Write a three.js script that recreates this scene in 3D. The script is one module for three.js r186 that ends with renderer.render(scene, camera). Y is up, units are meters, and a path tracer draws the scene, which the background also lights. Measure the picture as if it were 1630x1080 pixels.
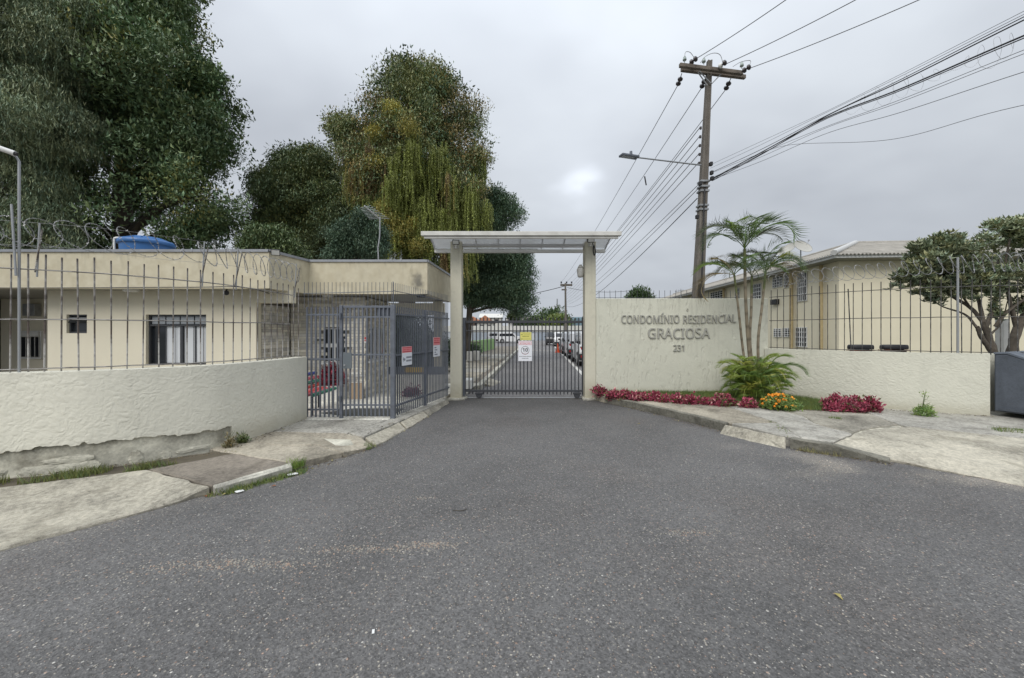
import * as THREE from 'three';
import { mergeGeometries } from 'three/addons/utils/BufferGeometryUtils.js';
import { RoundedBoxGeometry } from 'three/addons/geometries/RoundedBoxGeometry.js';
import { TextGeometry } from 'three/addons/geometries/TextGeometry.js';
import { FontLoader } from 'three/addons/loaders/FontLoader.js';

// ------------------------------------------------------------------ camera, sky, sun, exposure
const scene = new THREE.Scene();
const camera = new THREE.PerspectiveCamera(83.97, 1630 / 1080, 0.05, 4000);
camera.position.set(0, 1.6, 0);
camera.lookAt(0, 1.6, -10);
camera.setViewOffset(1630, 1080, 0, 10, 1630, 1080);          // lens shifted a little: the horizon sits just above the middle
const renderer = new THREE.WebGLRenderer({ antialias: true });
renderer.setSize(1024, 678);
renderer.toneMapping = THREE.LinearToneMapping;
renderer.toneMappingExposure = 1.27;
renderer.shadowMap.enabled = true;

// ------------------------------------------------------------------ random numbers and noise
function rng(seed) { let s = seed >>> 0; return () => { s = (s + 0x6d2b79f5) | 0; let t = Math.imul(s ^ (s >>> 15), 1 | s); t = (t + Math.imul(t ^ (t >>> 7), 61 | t)) ^ t; return ((t ^ (t >>> 14)) >>> 0) / 4294967296; }; }
const h3 = (x, y, z) => { let h = Math.imul(x, 374761393) + Math.imul(y, 668265263) + Math.imul(z, 2147483647 ^ 0x5bd1e995); h = Math.imul(h ^ (h >>> 13), 1274126177); return ((h ^ (h >>> 16)) >>> 0) / 4294967296; };
const sm = (t) => t * t * (3 - 2 * t), mix = (a, b, t) => a + (b - a) * t, clamp = (x, a = 0, b = 1) => Math.min(b, Math.max(a, x));
const step = (a, b, x) => sm(clamp((x - a) / (b - a)));
const mod = (a, n) => ((a % n) + n) % n;
function pn(x, y, px, py, s) {                                  // value noise, periodic in px, py cells
  const ix = Math.floor(x), iy = Math.floor(y), fx = sm(x - ix), fy = sm(y - iy);
  const x0 = mod(ix, px), x1 = mod(ix + 1, px), y0 = mod(iy, py), y1 = mod(iy + 1, py);
  return mix(mix(h3(x0, y0, s), h3(x1, y0, s), fx), mix(h3(x0, y1, s), h3(x1, y1, s), fx), fy);
}
function fbm(u, v, cells, oct, s, sy = 1) {                      // u, v in 0..1, tileable
  let a = 0.5, t = 0, n = 0, cx = cells, cy = Math.max(1, Math.round(cells * sy));
  for (let o = 0; o < oct; o++) { t += a * pn(u * cx, v * cy, cx, cy, s + o * 17); n += a; a *= 0.5; cx *= 2; cy *= 2; }
  return t / n;
}
function n3(x, y, z, s) {
  const ix = Math.floor(x), iy = Math.floor(y), iz = Math.floor(z), fx = sm(x - ix), fy = sm(y - iy), fz = sm(z - iz);
  const g = (a, b, c) => h3(ix + a + s * 101, iy + b, iz + c);
  return mix(mix(mix(g(0, 0, 0), g(1, 0, 0), fx), mix(g(0, 1, 0), g(1, 1, 0), fx), fy), mix(mix(g(0, 0, 1), g(1, 0, 1), fx), mix(g(0, 1, 1), g(1, 1, 1), fx), fy), fz);
}
const f3 = (x, y, z, s) => 0.55 * n3(x, y, z, s) + 0.3 * n3(x * 2.1, y * 2.1, z * 2.1, s + 3) + 0.15 * n3(x * 4.3, y * 4.3, z * 4.3, s + 5);

// the overcast sky: even grey cloud that brightens towards the zenith, darker bellies, one thin bright gap
{
  const W = 2048, H = 1024, d = new Float32Array(W * H * 4);
  const gap = new THREE.Vector3(110, 232, -600).normalize();
  for (let j = 0; j < H; j++) for (let i = 0; i < W; i++) {
    const el = ((j + 0.5) / H - 0.5) * Math.PI, az = ((i + 0.5) / W - 0.5) * 2 * Math.PI, ce = Math.cos(el);
    const x = ce * Math.cos(az), y = Math.sin(el), z = ce * Math.sin(az), s = Math.max(0, y);
    const q = 1 / (s + 0.32), cx = x * q, cz = z * q;
    const c1 = f3(cx * 1.6 + 5.2, cz * 2.3, 1.3, 11), c2 = f3(cx * 4.2, cz * 6.0, 4.7, 23), c3 = f3(cx * 11, cz * 13, 2.7, 31);
    let c = (c1 - 0.5) * 0.32 + (c2 - 0.5) * 0.14 + (c3 - 0.5) * 0.05;
    c *= 0.45 + 0.55 * step(0.02, 0.3, s);
    const ang = Math.acos(clamp(x * gap.x + y * gap.y + z * gap.z, -1, 1));
    const n = f3(cx * 7, cz * 8, 9.1, 41);
    const glow = 0.13 * Math.exp(-Math.pow(ang / 0.17, 2)) + 0.3 * Math.exp(-Math.pow((ang + (n - 0.5) * 0.12) / 0.036, 2)) + 0.1 * Math.exp(-Math.pow(ang / 0.07, 2));
    const g = (0.765 + 0.15 * s + 1.45 * s * s * s) * (1 + c) + glow;
    const cool = clamp(0.5 - c * 1.6), k = y < 0 ? Math.exp(y * 6) : 1;
    const o = (j * W + i) * 4;
    d[o] = g * mix(0.555, 0.485, cool) * k; d[o + 1] = g * mix(0.592, 0.522, cool) * k; d[o + 2] = g * mix(0.628, 0.592, cool) * k; d[o + 3] = 1;
  }
  const t = new THREE.DataTexture(d, W, H, THREE.RGBAFormat, THREE.FloatType);
  t.mapping = THREE.EquirectangularReflectionMapping; t.magFilter = t.minFilter = THREE.LinearFilter; t.needsUpdate = true;
  scene.background = t; scene.environment = t;
}
const sun = new THREE.DirectionalLight(new THREE.Color(1, 0.965, 0.91), 1.5);   // the sun, far behind thick cloud: no shadow has an edge
sun.position.set(-22, 50, 34); sun.target.position.set(0, 0, -12);
sun.castShadow = true; sun.shadow.radius = 70; sun.shadow.mapSize.set(2048, 2048);
Object.assign(sun.shadow.camera, { left: -45, right: 45, top: 45, bottom: -45, near: 1, far: 200 });
scene.add(sun, sun.target);

// ------------------------------------------------------------------ helpers
const names = {};
const numbered = (n) => { const k = (names[n] = (names[n] ?? -1) + 1); return k ? n + '_' + String(k).padStart(3, '0') : n; };
const V = (x, y, z) => new THREE.Vector3(x, y, z);
const at = (px, py, d) => V(((px - 815) / 600) * d, 1.6 + ((530 - py) * d) / 600, -d);   // measuring: a point of the photograph at a known distance, in metres
const X = (px, d) => ((px - 815) / 600) * d, Y = (py, d) => 1.6 + ((530 - py) * d) / 600;
const lin = (r, g, b) => new THREE.Color().setRGB(r, g, b);
function thing(name, label, category, [x, y, z] = [0, 0, 0], group) {
  const o = new THREE.Group(); o.name = numbered(name); o.position.set(x, y, z);
  o.userData = { label, category }; if (group) o.userData.group = group;
  scene.add(o); return o;
}
// a part: its shape is given in world metres, its thing stands at its base
function part(name, geo, mat, parent, label) {
  const m = new THREE.Mesh(geo, mat); m.name = name; m.castShadow = m.receiveShadow = true;
  if (parent.isGroup) m.position.copy(parent.position).negate();
  if (label) m.userData.label = label;
  parent.add(m); return m;
}
// a part given in its thing's own space
function local(name, geo, mat, parent, x = 0, y = 0, z = 0) { const m = new THREE.Mesh(geo, mat); m.name = name; m.castShadow = m.receiveShadow = true; m.position.set(x, y, z); parent.add(m); return m; }
function structure(name, geo, mat) { const m = new THREE.Mesh(geo, mat); m.name = numbered(name); m.userData.kind = 'structure'; m.castShadow = m.receiveShadow = true; scene.add(m); return m; }
function copy(o, pos, label, turn = 0) { const c = o.clone(); c.name = numbered(o.name.replace(/_\d+$/, '')); c.userData = { ...o.userData, label }; c.position.copy(pos); c.rotation.y = turn; scene.add(c); return c; }
function uvBox(g) {                                              // uv in metres from the face's direction
  g = g.index ? g.toNonIndexed() : g;
  const p = g.attributes.position, uv = new Float32Array(p.count * 2), a = V(), b = V(), c = V();
  for (let i = 0; i < p.count; i += 3) {
    a.fromBufferAttribute(p, i); b.fromBufferAttribute(p, i + 1).sub(a); c.fromBufferAttribute(p, i + 2).sub(a); b.cross(c);
    const ax = Math.abs(b.x), ay = Math.abs(b.y), az = Math.abs(b.z);
    for (let k = i; k < i + 3; k++) {
      const x = p.getX(k), y = p.getY(k), z = p.getZ(k);
      if (ay >= ax && ay >= az) { uv[k * 2] = x; uv[k * 2 + 1] = z; } else if (ax > az) { uv[k * 2] = z; uv[k * 2 + 1] = y; } else { uv[k * 2] = x; uv[k * 2 + 1] = y; }
    }
  }
  g.setAttribute('uv', new THREE.BufferAttribute(uv, 2)); return g;
}
const plain = (g) => { g = g.index ? g.toNonIndexed() : g; if (!g.attributes.uv) g.setAttribute('uv', new THREE.BufferAttribute(new Float32Array(g.attributes.position.count * 2), 2)); for (const k of Object.keys(g.attributes)) if (!['position', 'normal', 'uv', 'color'].includes(k)) g.deleteAttribute(k); return g; };
const merge = (list) => mergeGeometries(list.map(plain));
const box = (x0, x1, y0, y1, d0, d1) => uvBox(new THREE.BoxGeometry(x1 - x0, y1 - y0, Math.abs(d1 - d0)).translate((x0 + x1) / 2, (y0 + y1) / 2, -(d0 + d1) / 2));
const rbox = (x0, x1, y0, y1, d0, d1, r = 0.01) => uvBox(new RoundedBoxGeometry(x1 - x0, y1 - y0, Math.abs(d1 - d0), 1, r).translate((x0 + x1) / 2, (y0 + y1) / 2, -(d0 + d1) / 2));
const tube = (pts, r, seg = 24, rad = 5, closed = false) => new THREE.TubeGeometry(pts.length === 2 ? new THREE.LineCurve3(pts[0], pts[1]) : new THREE.CatmullRomCurve3(pts, closed), pts.length === 2 ? 1 : seg, r, rad, closed);
function rod(a, b, r0, r1 = r0, rad = 8) {                       // a tapered bar between two points
  const L = a.distanceTo(b), g = new THREE.CylinderGeometry(r1, r0, L, rad, 1);
  g.translate(0, L / 2, 0).applyQuaternion(new THREE.Quaternion().setFromUnitVectors(V(0, 1, 0), b.clone().sub(a).normalize())).translate(a.x, a.y, a.z); return g;
}
function limb(pts, r0, r1, seg = 14, rad = 8, rough = 0.12, seed = 3) {   // a tapered, slightly uneven branch
  const c = new THREE.CatmullRomCurve3(pts), g = new THREE.TubeGeometry(c, seg, 1, rad), p = g.attributes.position, o = V(), q = V();
  for (let i = 0; i <= seg; i++) { c.getPointAt(i / seg, o); for (let j = 0; j <= rad; j++) { const k = i * (rad + 1) + j; q.fromBufferAttribute(p, k).sub(o); const f = mix(r0, r1, i / seg) * (1 + (h3(i, j % rad, seed) - 0.5) * 2 * rough); q.multiplyScalar(f).add(o); p.setXYZ(k, q.x, q.y, q.z); } }
  g.computeVertexNormals(); return g;
}
// a wall along a plan curve; s = metres along it, o = offset to its left, lo(s) and hi(s) its foot and top
function path(pts, n = 60) {
  const c = new THREE.CatmullRomCurve3(pts.map(([x, d]) => V(x, 0, -d)), false, 'centripetal'); const L = c.getLength(), P = [];
  for (let i = 0; i <= n; i++) { const p = c.getPointAt(i / n), t = c.getTangentAt(i / n); P.push({ s: (i / n) * L, p, t, n: V(t.z, 0, -t.x) }); }
  P.L = L; P.curve = c; P.pos = (s) => c.getPointAt(clamp(s / L)); P.tan = (s) => c.getTangentAt(clamp(s / L)); return P;
}
function strip(P, o0, o1, lo, hi, s0 = 0, s1 = 1e9) {
  const v = [], uv = [], R = P.filter((q) => q.s >= s0 - 1e-4 && q.s <= s1 + 1e-4);
  const pt = (q, o, y) => [q.p.x + q.n.x * o, y, q.p.z + q.n.z * o];
  const quad = (a, b, c, d, ua, ub, uc, ud) => { v.push(...a, ...b, ...c, ...a, ...c, ...d); uv.push(...ua, ...ub, ...uc, ...ua, ...uc, ...ud); };
  for (let i = 0; i + 1 < R.length; i++) {
    const a = R[i], b = R[i + 1], la = lo(a.s), lb = lo(b.s), ha = hi(a.s), hb = hi(b.s);
    quad(pt(a, o1, la), pt(b, o1, lb), pt(b, o1, hb), pt(a, o1, ha), [a.s, la], [b.s, lb], [b.s, hb], [a.s, ha]);
    quad(pt(b, o0, lb), pt(a, o0, la), pt(a, o0, ha), pt(b, o0, hb), [b.s, lb], [a.s, la], [a.s, ha], [b.s, hb]);
    quad(pt(a, o1, ha), pt(b, o1, hb), pt(b, o0, hb), pt(a, o0, ha), [a.s, 0.2], [b.s, 0.2], [b.s, 0.4], [a.s, 0.4]);
    quad(pt(b, o1, lb), pt(a, o1, la), pt(a, o0, la), pt(b, o0, lb), [b.s, 0.2], [a.s, 0.2], [a.s, 0.4], [b.s, 0.4]);
  }
  for (const q of [R[0], R[R.length - 1]]) quad(pt(q, o0, lo(q.s)), pt(q, o1, lo(q.s)), pt(q, o1, hi(q.s)), pt(q, o0, hi(q.s)), [0, lo(q.s)], [0.2, lo(q.s)], [0.2, hi(q.s)], [0, hi(q.s)]);
  const g = new THREE.BufferGeometry(); g.setAttribute('position', new THREE.Float32BufferAttribute(v, 3)); g.setAttribute('uv', new THREE.Float32BufferAttribute(uv, 2)); g.computeVertexNormals(); return g;
}
// a slab of pavement: [x, distance, height] corners, edges slightly uneven and chamfered
function slab(pts, seed, foot = -0.03, wob = 0.012, ch = 0.012) {
  const P = [];
  pts.forEach((a, i) => { const b = pts[(i + 1) % pts.length], L = Math.hypot(b[0] - a[0], b[1] - a[1]), n = Math.max(1, Math.round(L / 0.12)); for (let k = 0; k < n; k++) { const t = k / n, w = k ? (h3(i * 97 + k, seed, 5) - 0.5) * 2 * wob : 0, nx = -(b[1] - a[1]) / L, ny = (b[0] - a[0]) / L; P.push([mix(a[0], b[0], t) + nx * w, mix(a[1], b[1], t) + ny * w, mix(a[2], b[2], t)]); } });
  const C = P.map((p) => new THREE.Vector2(p[0], -p[1])), ccw = THREE.ShapeUtils.area(C) > 0, N = P.length;
  const In = P.map((p, i) => { const a = P[mod(i - 1, N)], b = P[(i + 1) % N], dx = b[0] - a[0], dz = -b[1] + a[1], l = Math.hypot(dx, dz) || 1, s = ccw ? 1 : -1; return [p[0] - (dz / l) * s * ch, -p[1] + (dx / l) * s * ch, p[2]]; });
  const v = [], tri = THREE.ShapeUtils.triangulateShape(In.map((p) => new THREE.Vector2(p[0], p[1])), []);
  for (const [a, b, c] of tri) { const q = ccw ? [a, c, b] : [a, b, c]; for (const k of q) v.push(In[k][0], In[k][2], In[k][1]); }
  if (tri.length) { const n = V(v[3] - v[0], v[4] - v[1], v[5] - v[2]).cross(V(v[6] - v[0], v[7] - v[1], v[8] - v[2])); if (n.y < 0) for (let i = 0; i < v.length; i += 9) for (let k = 0; k < 3; k++) { const t = v[i + 3 + k]; v[i + 3 + k] = v[i + 6 + k]; v[i + 6 + k] = t; } }
  for (let i = 0; i < N; i++) { const j = (i + 1) % N, a = P[i], b = P[j], A = In[i], B = In[j];
    const e = [a[0], a[2] - ch, -a[1]], f = [b[0], b[2] - ch, -b[1]], g = [a[0], foot, -a[1]], h = [b[0], foot, -b[1]], A3 = [A[0], A[2], A[1]], B3 = [B[0], B[2], B[1]];
    v.push(...A3, ...e, ...f, ...A3, ...f, ...B3, ...e, ...g, ...h, ...e, ...h, ...f); }
  const geo = new THREE.BufferGeometry(); geo.setAttribute('position', new THREE.Float32BufferAttribute(v, 3)); geo.computeVertexNormals(); return uvBox(geo);
}

// ------------------------------------------------------------------ textures
function tex(w, h, metres, fn, srgb = false) {
  const d = new Uint8Array(w * h * 4), o = [0, 0, 0, 1];
  for (let j = 0; j < h; j++) for (let i = 0; i < w; i++) { fn((i + 0.5) / w, (j + 0.5) / h, o, i, j); const k = (j * w + i) * 4; for (let c = 0; c < 3; c++) d[k + c] = clamp(srgb ? (o[c] <= 0.0031308 ? o[c] * 12.92 : 1.055 * Math.pow(Math.max(o[c], 0), 1 / 2.4) - 0.055) : o[c]) * 255; d[k + 3] = 255; }
  return finish(new THREE.DataTexture(d, w, h), metres, srgb);
}
function finish(t, metres, srgb) { t.wrapS = t.wrapT = THREE.RepeatWrapping; t.magFilter = THREE.LinearFilter; t.minFilter = THREE.LinearMipmapLinearFilter; t.generateMipmaps = true; if (srgb) t.colorSpace = THREE.SRGBColorSpace; const [a, b] = Array.isArray(metres) ? metres : [metres, metres]; t.repeat.set(1 / a, 1 / b); t.needsUpdate = true; return t; }
const std = (o) => new THREE.MeshStandardMaterial({ roughness: 0.8, ...o });
const M = {};
// asphalt: dark binder with exposed pale and reddish aggregate, some stones plucked out
{
  const W = 2048, h = new Float32Array(W * W), col = new Float32Array(W * W * 3), r = rng(7);
  for (let j = 0; j < W; j++) for (let i = 0; i < W; i++) { const u = i / W, v = j / W, k = j * W + i; const a = fbm(u, v, 6, 3, 3), f = clamp(0.5 + 1.7 * (h3(i, j, 9) * 0.22 + pn(u * 540, v * 540, 540, 540, 4) * 0.4 + pn(u * 270, v * 270, 270, 270, 6) * 0.38 - 0.5)); h[k] = 0.35 + (f - 0.5) * 0.55; const b = 0.108 * (0.8 + 0.4 * a) * (0.56 + 0.86 * f); col[k * 3] = b * 1.03; col[k * 3 + 1] = b * 1.005; col[k * 3 + 2] = b * 0.985; }
  const stones = [];
  for (let n = 0; n < 52000; n++) {
    const x = r() * W, y = r() * W, big = Math.pow(r(), 5), rad = 0.9 + 1.3 * r() + big * 3.2, an = r() * 3.14, el = 0.6 + 0.4 * r();
    const dens = fbm(x / W, y / W, 5, 3, 61); if (r() > 0.65 + dens * 0.5) continue;
    const t = r(); let c = t < 0.5 ? [0.21, 0.205, 0.195] : t < 0.82 ? [0.33, 0.30, 0.255] : t < 0.93 ? [0.33, 0.235, 0.185] : [0.48, 0.46, 0.42];
    const kk = 0.62 + 0.68 * r(); if (rad < 2) c = c.map((q) => q * 0.85);
    stones.push([x, y, rad, an, el, c.map((q) => q * kk), 0.5 + 0.4 * r()]);
  }
  for (const [x, y, rad, an, el, c, hh] of stones) { const R = Math.ceil(rad), ca = Math.cos(an), sa = Math.sin(an); for (let j = -R; j <= R; j++) for (let i = -R; i <= R; i++) { const p = (i * ca + j * sa) / rad, q = (-i * sa + j * ca) / (rad * el), m = p * p + q * q; if (m > 1) continue; const k = mod(Math.round(y) + j, W) * W + mod(Math.round(x) + i, W), e = clamp((1 - m) * 2.2); h[k] = mix(h[k], hh, e); for (let z = 0; z < 3; z++) col[k * 3 + z] = mix(col[k * 3 + z], c[z], e * 0.9); } }
  const cm = tex(W, W, 3.4, (u, v, o, i, j) => { const k = (j * W + i) * 3; o[0] = col[k]; o[1] = col[k + 1]; o[2] = col[k + 2]; }, true);
  const bm = tex(W, W, 3.4, (u, v, o, i, j) => { o[0] = o[1] = o[2] = h[j * W + i]; });
  M.asphalt = std({ map: cm, bumpMap: bm, bumpScale: 0.009, roughness: 0.82, vertexColors: true });
}
function grime(base, metres, seed, { size = 512, cells = 5, amp = 0.3, streak = 0, fine = 0.1, tint = [1, 1, 1], dark = [0.5, 0.48, 0.42], spots = 0, mid = 0 } = {}) {
  return tex(size, size, metres, (u, v, o, i, j) => {
    const a = fbm(u, v, cells, 6, seed), b = fbm(u, v, cells * 3, 4, seed + 50), s = streak ? fbm(u, v, 24, 3, seed + 90, 0.1) : 0.5, f = h3(i, j, seed);
    const md = mid ? (fbm(u, v, cells * 22, 4, seed + 170) - 0.5) * 2 * mid : 0; let k = 1 + md + (a - 0.5) * amp * 2 + (b - 0.5) * amp + (s - 0.5) * streak + (f - 0.5) * fine;
    const st = step(0.52, 0.8, fbm(u, v, cells * 2, 5, seed + 130)) * amp + (spots && fbm(u, v, 60, 2, seed + 9) > 1 - spots ? 0.4 : 0);
    for (let c = 0; c < 3; c++) o[c] = base[c] * k * mix(1, dark[c], clamp(st)) * mix(1, tint[c], clamp((b - 0.4) * 2));
  }, true);
}
const bumpTex = (metres, seed, fn, size = 1024) => tex(size, size, metres, (u, v, o, i, j) => { o[0] = o[1] = o[2] = fn(u, v, i, j); });
// a rendered wall with rain streaks from its top and splashed earth along its foot; v runs up the wall once
function wallMap(base, len, high, seed, { foot = 0.3, streak = 0.16, blotch = 0.12 } = {}) {
  return tex(1024, 512, [len, high], (u, v, o, i, j) => {
    const ra = high / len, y = v * high, a = fbm(u, v, 8, 5, seed, ra), b = fbm(u, v, 60, 3, seed + 9, ra), s = fbm(u, v, 90, 2, seed + 21, 0.03), s2 = fbm(u, v, 24, 2, seed + 25, 0.04);
    const drop = step(0.55, 0.75, s) * step(0.2, 0.95, v + (s2 - 0.6) * 0.9) * streak, mud = step(foot * (0.4 + 1.1 * a), 0, y - 0.1) * 0.4 * (0.5 + b), mould = step(0.62, 0.8, fbm(u, v, 20, 4, seed + 31, ra)) * blotch;
    const k = (1 + (a - 0.5) * 0.1 + (b - 0.5) * 0.07 + (h3(i, j, seed) - 0.5) * 0.04) * (1 - drop) * (1 - mould);
    o[0] = base[0] * k * (1 - mud * 0.55); o[1] = base[1] * k * (1 - mud * 0.6); o[2] = base[2] * k * (1 - mud * 0.7);
  }, true);
}
// roughcast: thrown plaster dragged into short ridges
const castBump = bumpTex(2.2, 5, (u, v, i, j) => { const w = fbm(u, v, 8, 3, 71) * 0.05; const a = fbm(u + w * 1.6, v - w * 1.6, 38, 3, 72, 1), b = fbm(u, v, 80, 2, 73, 1), m = fbm(u, v, 6, 2, 74); return clamp(0.5 + (Math.abs(a - 0.5) * -2.4 + 0.25) * (0.45 + 0.9 * m) + (b - 0.5) * 0.5) + (h3(i, j, 1) - 0.5) * 0.04; });
const dripBump = bumpTex(2.2, 6, (u, v, i, j) => { const a = fbm(u, v, 60, 3, 81, 0.22), m = fbm(u, v, 9, 3, 82); return 0.5 - step(0.58, 0.72, a) * 0.6 * step(0.3, 0.6, m) + (h3(i, j, 2) - 0.5) * 0.05 + (fbm(u, v, 90, 2, 83) - 0.5) * 0.2; });
M.castLeft = std({ map: wallMap([0.70, 0.68, 0.58], 7.3, 1.2, 21, { streak: 0.05, blotch: 0.05 }), bumpMap: castBump, bumpScale: 0.0048, roughness: 0.9 });
M.castRight = std({ map: wallMap([0.63, 0.62, 0.525], 5.1, 1.24, 22, { foot: 0.35, streak: 0.06, blotch: 0.05 }), bumpMap: castBump, bumpScale: 0.0055, roughness: 0.9 });
M.castSign = std({ map: wallMap([0.61, 0.605, 0.505], 5.3, 2.48, 23, { foot: 0.3, streak: 0.1, blotch: 0.06 }), bumpMap: dripBump, bumpScale: 0.013, roughness: 0.88 });
M.bare = std({ map: grime([0.52, 0.50, 0.415], 1.7, 24, { amp: 0.6, mid: 0.25, cells: 4, fine: 0.15, dark: [0.35, 0.33, 0.3] }), bumpMap: bumpTex(1.3, 7, (u, v, i, j) => fbm(u, v, 7, 6, 75) + (h3(i, j, 3) - 0.5) * 0.1), bumpScale: 0.03, roughness: 0.95 });
M.concrete = std({ map: grime([0.40, 0.382, 0.335], 2.9, 25, { size: 1024, amp: 0.5, cells: 5, fine: 0.5, mid: 0.4, dark: [0.36, 0.35, 0.32], spots: 0.12 }), bumpMap: bumpTex(1.1, 8, (u, v, i, j) => fbm(u, v, 12, 5, 76) * 0.6 + h3(i, j, 4) * 0.4), bumpScale: 0.006, roughness: 0.92 });
const conc = (r, g, b) => { const m = M.concrete.clone(); m.color.setRGB(r, g, b); return m; };
M.concLight = conc(1.05, 1.02, 0.94); M.concDark = conc(0.52, 0.475, 0.44); M.concWarm = conc(0.86, 0.81, 0.73); M.kerb = conc(0.46, 0.46, 0.43); M.concMid = conc(0.82, 0.8, 0.75); M.kerbWhite = conc(1.12, 1.13, 1.1);
M.cream = std({ map: grime([0.66, 0.605, 0.455], 4.3, 26, { amp: 0.035, streak: 0.05, fine: 0.03 }), roughness: 0.75, bumpMap: bumpTex(0.6, 9, (u, v, i, j) => fbm(u, v, 40, 3, 77), 512), bumpScale: 0.0015 });
M.creamWall = M.cream.clone(); M.creamWall.color.setRGB(1.06, 1.07, 1.12);
M.column = std({ map: wallMap([0.60, 0.575, 0.465], 2.3, 3.85, 41, { foot: 0.45, streak: 0.16, blotch: 0.08 }), bumpMap: castBump, bumpScale: 0.0015, roughness: 0.8 });
M.fascia = std({ map: wallMap([0.73, 0.675, 0.52], 5.7, 0.69, 42, { foot: -0.5, streak: 0.16, blotch: 0.06 }), roughness: 0.75 }); M.fascia.map.offset.y = -2.435 / 0.69;
M.apartment = M.cream.clone(); M.apartment.color.setRGB(1.12, 1.12, 1.13);
M.flashing = std({ map: grime([0.30, 0.31, 0.33], 1.3, 27, { amp: 0.18, fine: 0.06, size: 512 }), roughness: 0.45, metalness: 0.4 });
const steelMap = grime([0.13, 0.143, 0.17], 0.5, 28, { amp: 0.25, fine: 0.1, size: 256 });
M.steel = std({ map: steelMap, roughness: 0.45, metalness: 0.1 });
M.gateSteel = std({ color: lin(0.05, 0.052, 0.058), roughness: 0.45 });
M.rustBar = std({ map: tex(256, 512, [0.1, 1.1], (u, v, o) => { const a = fbm(u, v, 3, 3, 91, 4), b = fbm(u, v, 9, 3, 92, 5); const w = step(0.47, 0.55, a), rst = step(0.55, 0.65, b); const c = w > 0.5 ? [0.5, 0.49, 0.46] : rst > 0.5 ? [0.13, 0.09, 0.065] : [0.08, 0.072, 0.068]; o[0] = c[0]; o[1] = c[1]; o[2] = c[2]; }, true), roughness: 0.8 });
M.darkBar = std({ map: tex(256, 512, [0.1, 1.1], (u, v, o) => { const a = fbm(u, v, 5, 4, 95, 4); const c = a > 0.62 ? [0.25, 0.24, 0.22] : [0.05, 0.047, 0.045]; o[0] = c[0]; o[1] = c[1]; o[2] = c[2]; }, true), roughness: 0.75 });
M.galv = std({ map: grime([0.36, 0.37, 0.38], 0.4, 29, { amp: 0.2, fine: 0.1, size: 256 }), roughness: 0.45, metalness: 0.5 });
M.razor = std({ color: lin(0.3, 0.3, 0.3), roughness: 0.45, metalness: 0.55 });
M.white = std({ color: lin(0.72, 0.72, 0.7), roughness: 0.55 });
M.whiteDirty = std({ map: grime([0.62, 0.61, 0.57], 1.5, 30, { amp: 0.2, fine: 0.08, size: 512 }), roughness: 0.6 });
M.alu = std({ color: lin(0.5, 0.5, 0.5), roughness: 0.35, metalness: 0.6 });
M.black = std({ color: lin(0.018, 0.018, 0.02), roughness: 0.55 });
M.rubber = std({ color: lin(0.02, 0.02, 0.02), roughness: 0.8 });
M.glass = std({ color: lin(0.02, 0.023, 0.027), roughness: 0.06 });
M.glassPale = std({ color: lin(0.30, 0.32, 0.34), roughness: 0.25 });
M.curtain = std({ color: lin(0.62, 0.64, 0.66), roughness: 0.5 });
M.dark = std({ color: lin(0.03, 0.028, 0.025), roughness: 0.9 });
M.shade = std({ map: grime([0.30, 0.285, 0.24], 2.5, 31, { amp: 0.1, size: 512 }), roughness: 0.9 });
M.poly = new THREE.MeshPhysicalMaterial({ color: lin(0.86, 0.87, 0.88), roughness: 0.55, transmission: 0.45, thickness: 0 });
M.bark = std({ map: grime([0.10, 0.085, 0.068], 0.9, 32, { amp: 0.5, fine: 0.2, size: 512 }), bumpMap: bumpTex([0.5, 1.2], 10, (u, v) => fbm(u, v, 14, 4, 78, 0.35), 512), bumpScale: 0.02, roughness: 0.95 });
M.pole = std({ map: grime([0.165, 0.148, 0.128], 1.6, 33, { amp: 0.3, streak: 0.5, fine: 0.18, dark: [0.5, 0.47, 0.43] }), bumpMap: bumpTex(0.7, 11, (u, v, i, j) => fbm(u, v, 30, 3, 79, 0.2) + h3(i, j, 5) * 0.2, 512), bumpScale: 0.006, roughness: 0.92 });
M.fibro = std({ map: grime([0.33, 0.31, 0.275], 2.6, 34, { amp: 0.3, streak: 0.25, fine: 0.12, dark: [0.55, 0.55, 0.5] }), roughness: 0.95 });
M.soil = std({ map: grime([0.10, 0.085, 0.06], 1.5, 35, { amp: 0.4, fine: 0.3, size: 512 }), roughness: 1 });
M.wire = std({ color: lin(0.03, 0.03, 0.034), roughness: 0.6 });
M.blueTank = std({ color: lin(0.035, 0.13, 0.34), roughness: 0.4 });
M.skip = std({ map: grime([0.085, 0.098, 0.12], 1.3, 36, { amp: 0.22, streak: 0.25, mid: 0.2, fine: 0.1 }), roughness: 0.5 });
M.leaf = std({ color: lin(1.45, 1.45, 1.36), roughness: 0.5, side: THREE.DoubleSide });
M.leafDull = std({ color: 0xffffff, roughness: 0.8, side: THREE.DoubleSide });

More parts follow.
